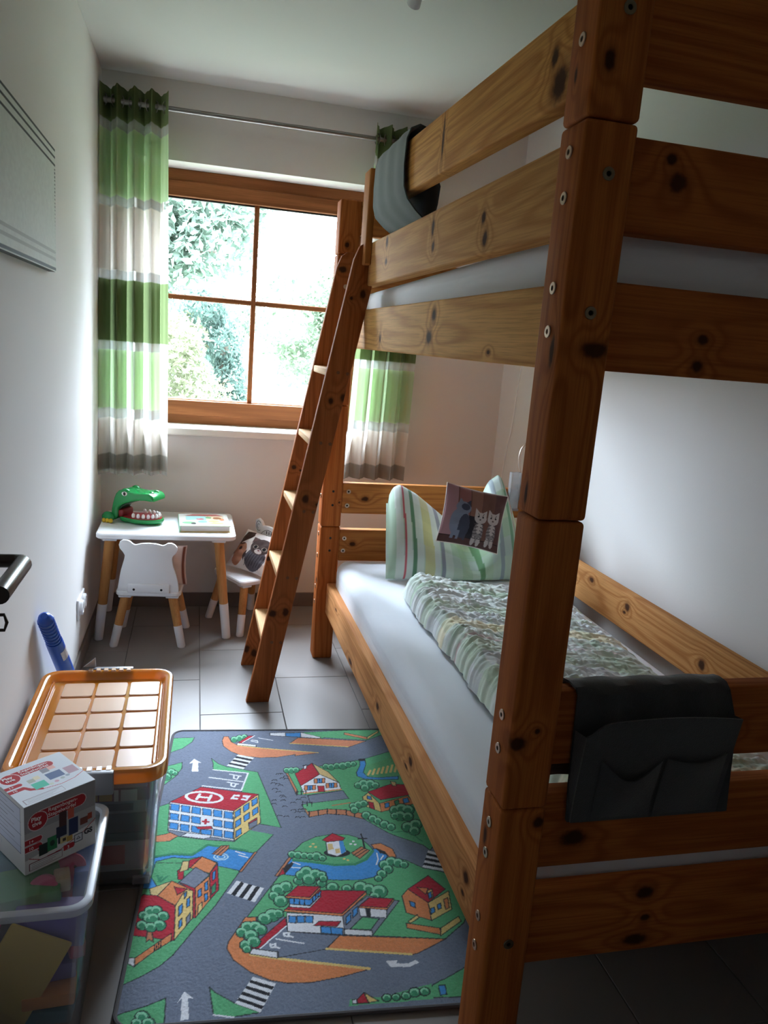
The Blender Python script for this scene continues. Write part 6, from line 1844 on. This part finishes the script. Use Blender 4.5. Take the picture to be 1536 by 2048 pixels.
    '603,725|fO1:649,737,744,774,757,732,648,693|fr1:622,800,703,841,756,835,754,780,656,755|fr1:617,748,631,741,630,704,616,718|fb1:617,779,628,775,628,757,616,762|fb1:665,736,679,741,'
    '677,719,663,713|fn1:697,748,710,755,709,721,695,716|fb1:725,758,742,764,742,740,724,734|ft1:703,856,719,851,717,829,705,830|fa0:420,727,433,677,487,691,540,683,589,662,590,689,544,'
    '708,489,715,431,703|lk2:431,703,489,715,544,708,590,689|lk2:433,677,487,691,540,683,589,662|lk3:435,706,433,678|lk3:462,711,460,683|lk3:489,718,487,689|lk3:516,713,513,685|lk3:545,'
    '710,542,682|lk3:569,700,565,672|lk2:404,814,403,788|lk2:418,817,417,791|lk2:432,816,430,791|lk2:419,758,417,734|lk2:432,757,431,733|lk2:446,753,444,729|lk2:404,808,435,810|lk2:416,'
    '752,447,751|la4:506,732,560,744|fn1:580,726,578,719,574,713,569,710,564,710,559,714,556,720,556,727,558,734,562,740,567,743,573,743,577,739,580,733|fn1:599,732,596,724,591,717,585,'
    '714,579,714,574,718,571,725,571,733,573,741,578,748,584,751,590,751,595,747,598,740|fn1:614,738,612,730,607,724,602,721,596,721,591,725,589,731,588,739,591,747,595,753,601,756,607,'
    '756,611,752,614,746|fn1:582,706,580,698,576,693,570,689,565,690,560,693,557,699,557,707,559,715,563,721,569,724,575,724,579,720,582,714|fn1:615,679,613,670,608,664,602,660,595,661,'
    '590,665,587,671,587,680,589,688,594,695,600,699,607,698,612,694,615,687|fn1:631,662,629,654,624,648,618,645,612,645,608,649,605,655,604,663,607,671,612,677,618,681,624,680,629,677,'
    '631,670|fn1:644,649,642,642,637,636,632,633,626,633,622,637,619,643,619,650,621,657,625,663,631,666,637,666,641,662,644,656|fn1:662,632,659,624,654,618,648,615,642,615,637,619,634,'
    '625,634,634,636,642,641,648,648,652,654,651,659,647,662,641|fn1:678,619,676,612,671,606,665,603,659,603,654,607,652,613,652,621,654,628,659,634,665,637,671,637,676,633,678,627|fn1:'
    '708,701,704,691,698,683,690,679,683,679,677,684,673,692,673,702,677,712,683,721,691,725,699,725,705,720,708,711|fn1:731,707,727,695,720,686,711,681,703,682,696,687,692,697,692,708,'
    '696,720,703,729,712,734,721,733,728,728,731,718|fn1:750,699,745,688,738,679,729,674,721,675,714,680,710,689,711,701,715,712,722,721,731,726,740,726,746,720,750,711|fn1:720,671,716,'
    '660,709,651,701,647,692,647,686,652,682,661,682,673,686,684,693,693,701,697,710,697,717,692,721,682|fn1:741,667,737,657,731,649,723,645,716,646,710,650,707,658,707,668,710,678,717,'
    '686,724,690,732,690,738,685,741,677|fn1:733,617,729,606,722,598,714,594,705,594,699,599,695,608,695,619,699,629,706,638,715,642,723,642,730,637,733,628|fn1:759,628,754,617,747,609,'
    '739,605,730,605,724,610,720,619,721,630,725,641,732,649,740,654,749,653,756,648,759,639|fn1:746,598,743,589,736,581,729,578,722,578,716,582,713,590,713,599,716,609,723,616,730,620,'
    '738,620,743,615,747,607|fn1:698,672,696,664,691,659,685,656,680,656,675,659,673,665,673,673,675,680,680,686,686,690,691,689,696,686,698,679|fm0:577,730,575,724,571,720,566,719,562,'
    '721,559,725,558,731,560,736,564,740,569,741,573,740,576,735|fn0:574,725,573,721,570,718,566,717,563,718,561,722,561,726,562,730,565,733,569,734,572,733,574,729|fm0:595,736,592,730,'
    '588,725,582,724,577,726,574,731,573,737,576,744,580,748,586,750,591,748,594,743|fn0:591,731,590,726,587,723,583,722,579,723,577,727,576,732,578,736,581,740,585,741,589,740,591,736|'
    'fm0:611,742,609,736,604,732,599,731,594,732,591,737,591,743,593,749,597,753,602,755,607,753,610,748|fn0:608,737,606,733,603,730,599,729,596,730,594,733,593,738,595,742,598,746,602,'
    '747,605,745,607,742|fm0:579,710,577,704,573,700,568,699,563,701,560,705,559,711,561,717,565,721,570,722,575,721,578,716|fn0:576,705,574,701,571,698,568,697,565,698,562,701,562,706,'
    '563,710,566,713,570,714,573,713,576,710|fm0:611,683,609,677,604,672,599,671,593,673,590,678,589,684,592,691,596,695,602,697,607,695,611,690|fn0:608,678,606,673,603,670,599,669,595,'
    '670,593,674,592,679,594,683,597,687,602,688,605,687,608,683|fm0:628,666,625,660,621,656,616,655,611,656,607,661,607,667,609,673,614,677,619,679,624,677,627,672|fn0:625,661,623,657,'
    '620,654,616,653,612,654,610,657,610,662,611,666,615,670,619,671,622,669,624,666|fm0:641,653,638,647,634,643,629,642,624,644,622,648,621,654,623,659,627,663,633,665,637,663,640,658|'
    'fn0:637,648,636,644,633,641,629,640,626,641,624,645,624,649,625,653,628,656,632,657,635,656,637,652|fm0:658,637,656,631,651,626,645,625,640,627,637,631,636,638,639,644,644,649,649,'
    '650,655,648,658,643|fn0:655,632,653,627,650,624,646,623,642,624,640,628,639,632,641,637,645,640,649,641,652,640,655,636|fm0:675,623,672,618,668,614,662,612,657,614,654,618,654,624,'
    '656,630,661,634,666,636,671,634,674,629|fn0:671,619,670,614,666,611,663,610,659,612,657,615,657,619,659,624,662,627,666,628,669,626,671,623|fm0:703,706,700,699,694,693,687,691,681,'
    '694,677,699,677,707,680,715,686,721,693,723,699,720,703,714|fn0:699,700,697,694,693,690,688,689,683,690,680,695,680,701,683,707,687,711,692,712,696,710,699,706|fm0:726,713,722,704,'
    '716,698,708,696,701,698,696,705,696,714,699,723,706,729,714,731,721,729,726,722|fn0:721,705,718,699,714,694,708,693,703,695,700,700,700,706,702,713,707,718,713,719,718,717,721,712|'
    'fm0:745,705,741,697,734,690,726,688,719,691,715,698,714,707,718,715,725,722,733,724,740,721,744,714|fn0:740,698,737,692,732,687,726,685,721,687,718,692,718,699,721,706,726,710,731,'
    '712,736,710,739,705|fm0:715,677,712,668,705,662,697,660,690,663,686,670,685,678,689,687,696,693,704,695,711,692,715,686|fn0:710,670,708,664,703,659,698,658,693,659,690,664,689,671,'
    '692,677,697,682,702,683,707,681,710,676|fm0:737,672,733,665,727,659,720,657,714,660,710,666,710,673,713,681,719,686,726,688,732,686,736,680|fn0:732,666,730,660,726,656,721,655,716,'
    '657,714,661,713,667,716,672,720,677,725,678,729,676,732,672|fm0:728,623,725,614,718,609,710,607,704,609,699,616,699,624,702,632,709,638,717,640,724,637,728,631|fn0:723,616,721,610,'
    '716,605,711,604,706,606,703,611,703,617,705,623,710,627,715,629,720,627,723,622|fm0:754,634,750,626,743,620,736,618,729,620,725,627,724,635,728,644,735,649,742,651,749,649,753,642|'
    'fn0:749,627,746,621,741,617,736,615,731,617,728,622,728,628,731,634,735,639,741,640,746,638,749,633|fm0:742,603,739,596,733,591,726,589,720,591,716,597,716,604,719,611,725,616,732,'
    '618,738,616,742,610|fn0:738,597,735,592,731,588,726,587,722,588,720,592,719,598,722,603,726,607,731,608,735,607,738,602|fm0:695,676,693,670,688,666,683,665,678,667,675,671,675,677,'
    '677,682,682,687,687,688,692,686,695,682|fn0:692,671,690,667,687,664,683,663,680,664,678,667,678,672,679,676,683,679,686,680,690,679,692,676|ln3:664,596,695,597,722,581,742,550|fw0:'
    '750,510,775,497,775,422,719,441|fk0:746,500,775,486,775,475,741,490|fk0:737,480,775,465,775,454,732,470|fk0:728,460,775,443,775,433,723,451|lk1.6:350,907,354,914,359,911,362,914,36'
    '6,907|lk1.6:366,891,370,898,375,896,379,899,382,892|lk1.6:330,823,334,829,339,827,342,829,346,823|lk1.6:412,714,416,720,420,718,424,720,427,714|lk1.6:343,906,347,913,352,911,355,91'
    '4,359,907|lk1.6:341,686,345,691,350,689,353,691,356,685|lk1.6:403,713,407,719,411,717,415,719,418,713|lk1.6:353,761,357,767,362,765,365,768,368,761|lk1.6:393,701,397,707,401,705,40'
    '4,707,408,701|lk1.6:382,748,386,754,391,752,394,755,398,749|lk1.6:414,773,418,779,423,777,426,780,430,774|lk1.6:408,702,412,708,416,706,419,708,423,702|lk1.6:340,849,344,856,349,85'
    '3,352,856,356,849|lk1.6:327,762,331,768,335,766,338,769,342,763|lk1.6:351,786,355,792,360,790,363,792,366,786|lk1.6:367,878,372,884,376,882,380,885,384,878|lk1.6:357,730,361,736,36'
    '5,734,368,736,372,730|lk1.6:355,779,359,785,363,783,367,786,370,779|lk1.6:330,871,335,878,339,875,343,878,346,871|lk1.6:399,763,403,769,408,766,411,769,415,763|lk1.6:348,842,352,84'
    '8,357,846,360,848,364,842|lk1.6:341,807,345,813,350,810,353,813,357,807|lk1.6:326,744,330,750,334,748,338,750,341,744|lk1.6:407,676,411,681,416,679,419,682,422,676|lk1.6:392,675,39'
    '6,681,400,679,403,681,407,675|lk1.6:326,854,330,861,334,858,338,861,341,854|lk1.6:360,681,364,686,369,684,372,687,375,681|lk1.6:382,711,386,717,391,715,394,717,397,711|lk1.6:355,88'
    '1,359,888,364,885,367,888,371,881')

RUGW, RUGH = 800, 1195
RC = {'s': (120, 130, 150), 'g': (98, 184, 128), 'w': (240, 242, 248), 'k': (28, 30, 40), 'r': (192, 30, 54), 'o': (228, 146, 106), 'O': (230, 142, 88), 'y': (236, 206, 130), 'b': (66, 150, 222), 'h': (130, 138, 156),
      'n': (56, 146, 104), 'm': (146, 216, 176), 'a': (202, 130, 92), 't': (228, 200, 138), 'c': (196, 230, 248), 'd': (100, 176, 118)}
nx, ny = 460, 690
cv = Canvas(RUGW, RUGH, nx, ny, C(*RC['s']))
INKC = C(34, 38, 44)
for op in RUG.split('|'):
    hd_, dat = op.split(':')
    vals = [int(q) for q in dat.split(',')]
    pts = list(zip(vals[0::2], vals[1::2]))
    c = C(*RC[hd_[1]])
    if hd_[0] == 'f':
        cv.fill(pts, c)
        if hd_[2:] == '1':
            cv.line(pts + [pts[0]], 3.0, INKC, .8)
    else:
        cv.line(pts, max(2.6, float(hd_[2:]) * 1.25), c)
cv.c *= (1 + .10 * np.random.RandomState(8).uniform(-1, 1, (ny, nx)) + .05 * vnoise(ny, nx, 160, 130, 77))[..., None]
ang = R(-4.1)
P0 = np.array([-.128, 1.335])
e1 = np.array([math.cos(ang), math.sin(ang)])
e2 = np.array([-math.sin(ang), math.cos(ang)])
rug = thing('play_rug', 'colourful road-map play rug with houses and streets on the tiled floor', 'rug', (P0[0], P0[1], 0), ang, local=True)
U, V = cv.X / 1000, cv.Y / 1000
cr_ = .035
du = np.maximum(np.maximum(cr_ - U, U - (RUGW / 1000 - cr_)), 0)
dv = np.maximum(np.maximum(cr_ - V, V - (RUGH / 1000 - cr_)), 0)
inside = np.hypot(du, dv) < cr_ - .003
msk = inside[:-1, :-1] & inside[1:, 1:] & inside[:-1, 1:] & inside[1:, :-1]
hz = .0085 + .0006 * vnoise(ny, nx, 330, 260, 78)
RUGM = vcol('rug_pile', .95, .9, 700, .25, .0016, .15)
o = ob('pile', gridmesh(np.stack([U, V, hz], -1), msk), RUGM, rug)
setcol(o, cv.c)
ob('backing', M().loft([rrect(.001, RUGW / 1000 - .001, .001, RUGH / 1000 - .001, cr_, .0005, 8), rrect(.001, RUGW / 1000 - .001, .001, RUGH / 1000 - .001, cr_, .0075, 8)], True, True), pm('rug_backing', C(40, 40, 44), .95), rug)
lp = rrect(.002, RUGW / 1000 - .002, .002, RUGH / 1000 - .002, cr_, .0062, 10)
ob('edging', M().tube(lp + [lp[0]], .0052, 8, False), pm('rug_edging', C(92, 90, 92), .9, bump=.5, bscale=400), rug, True)
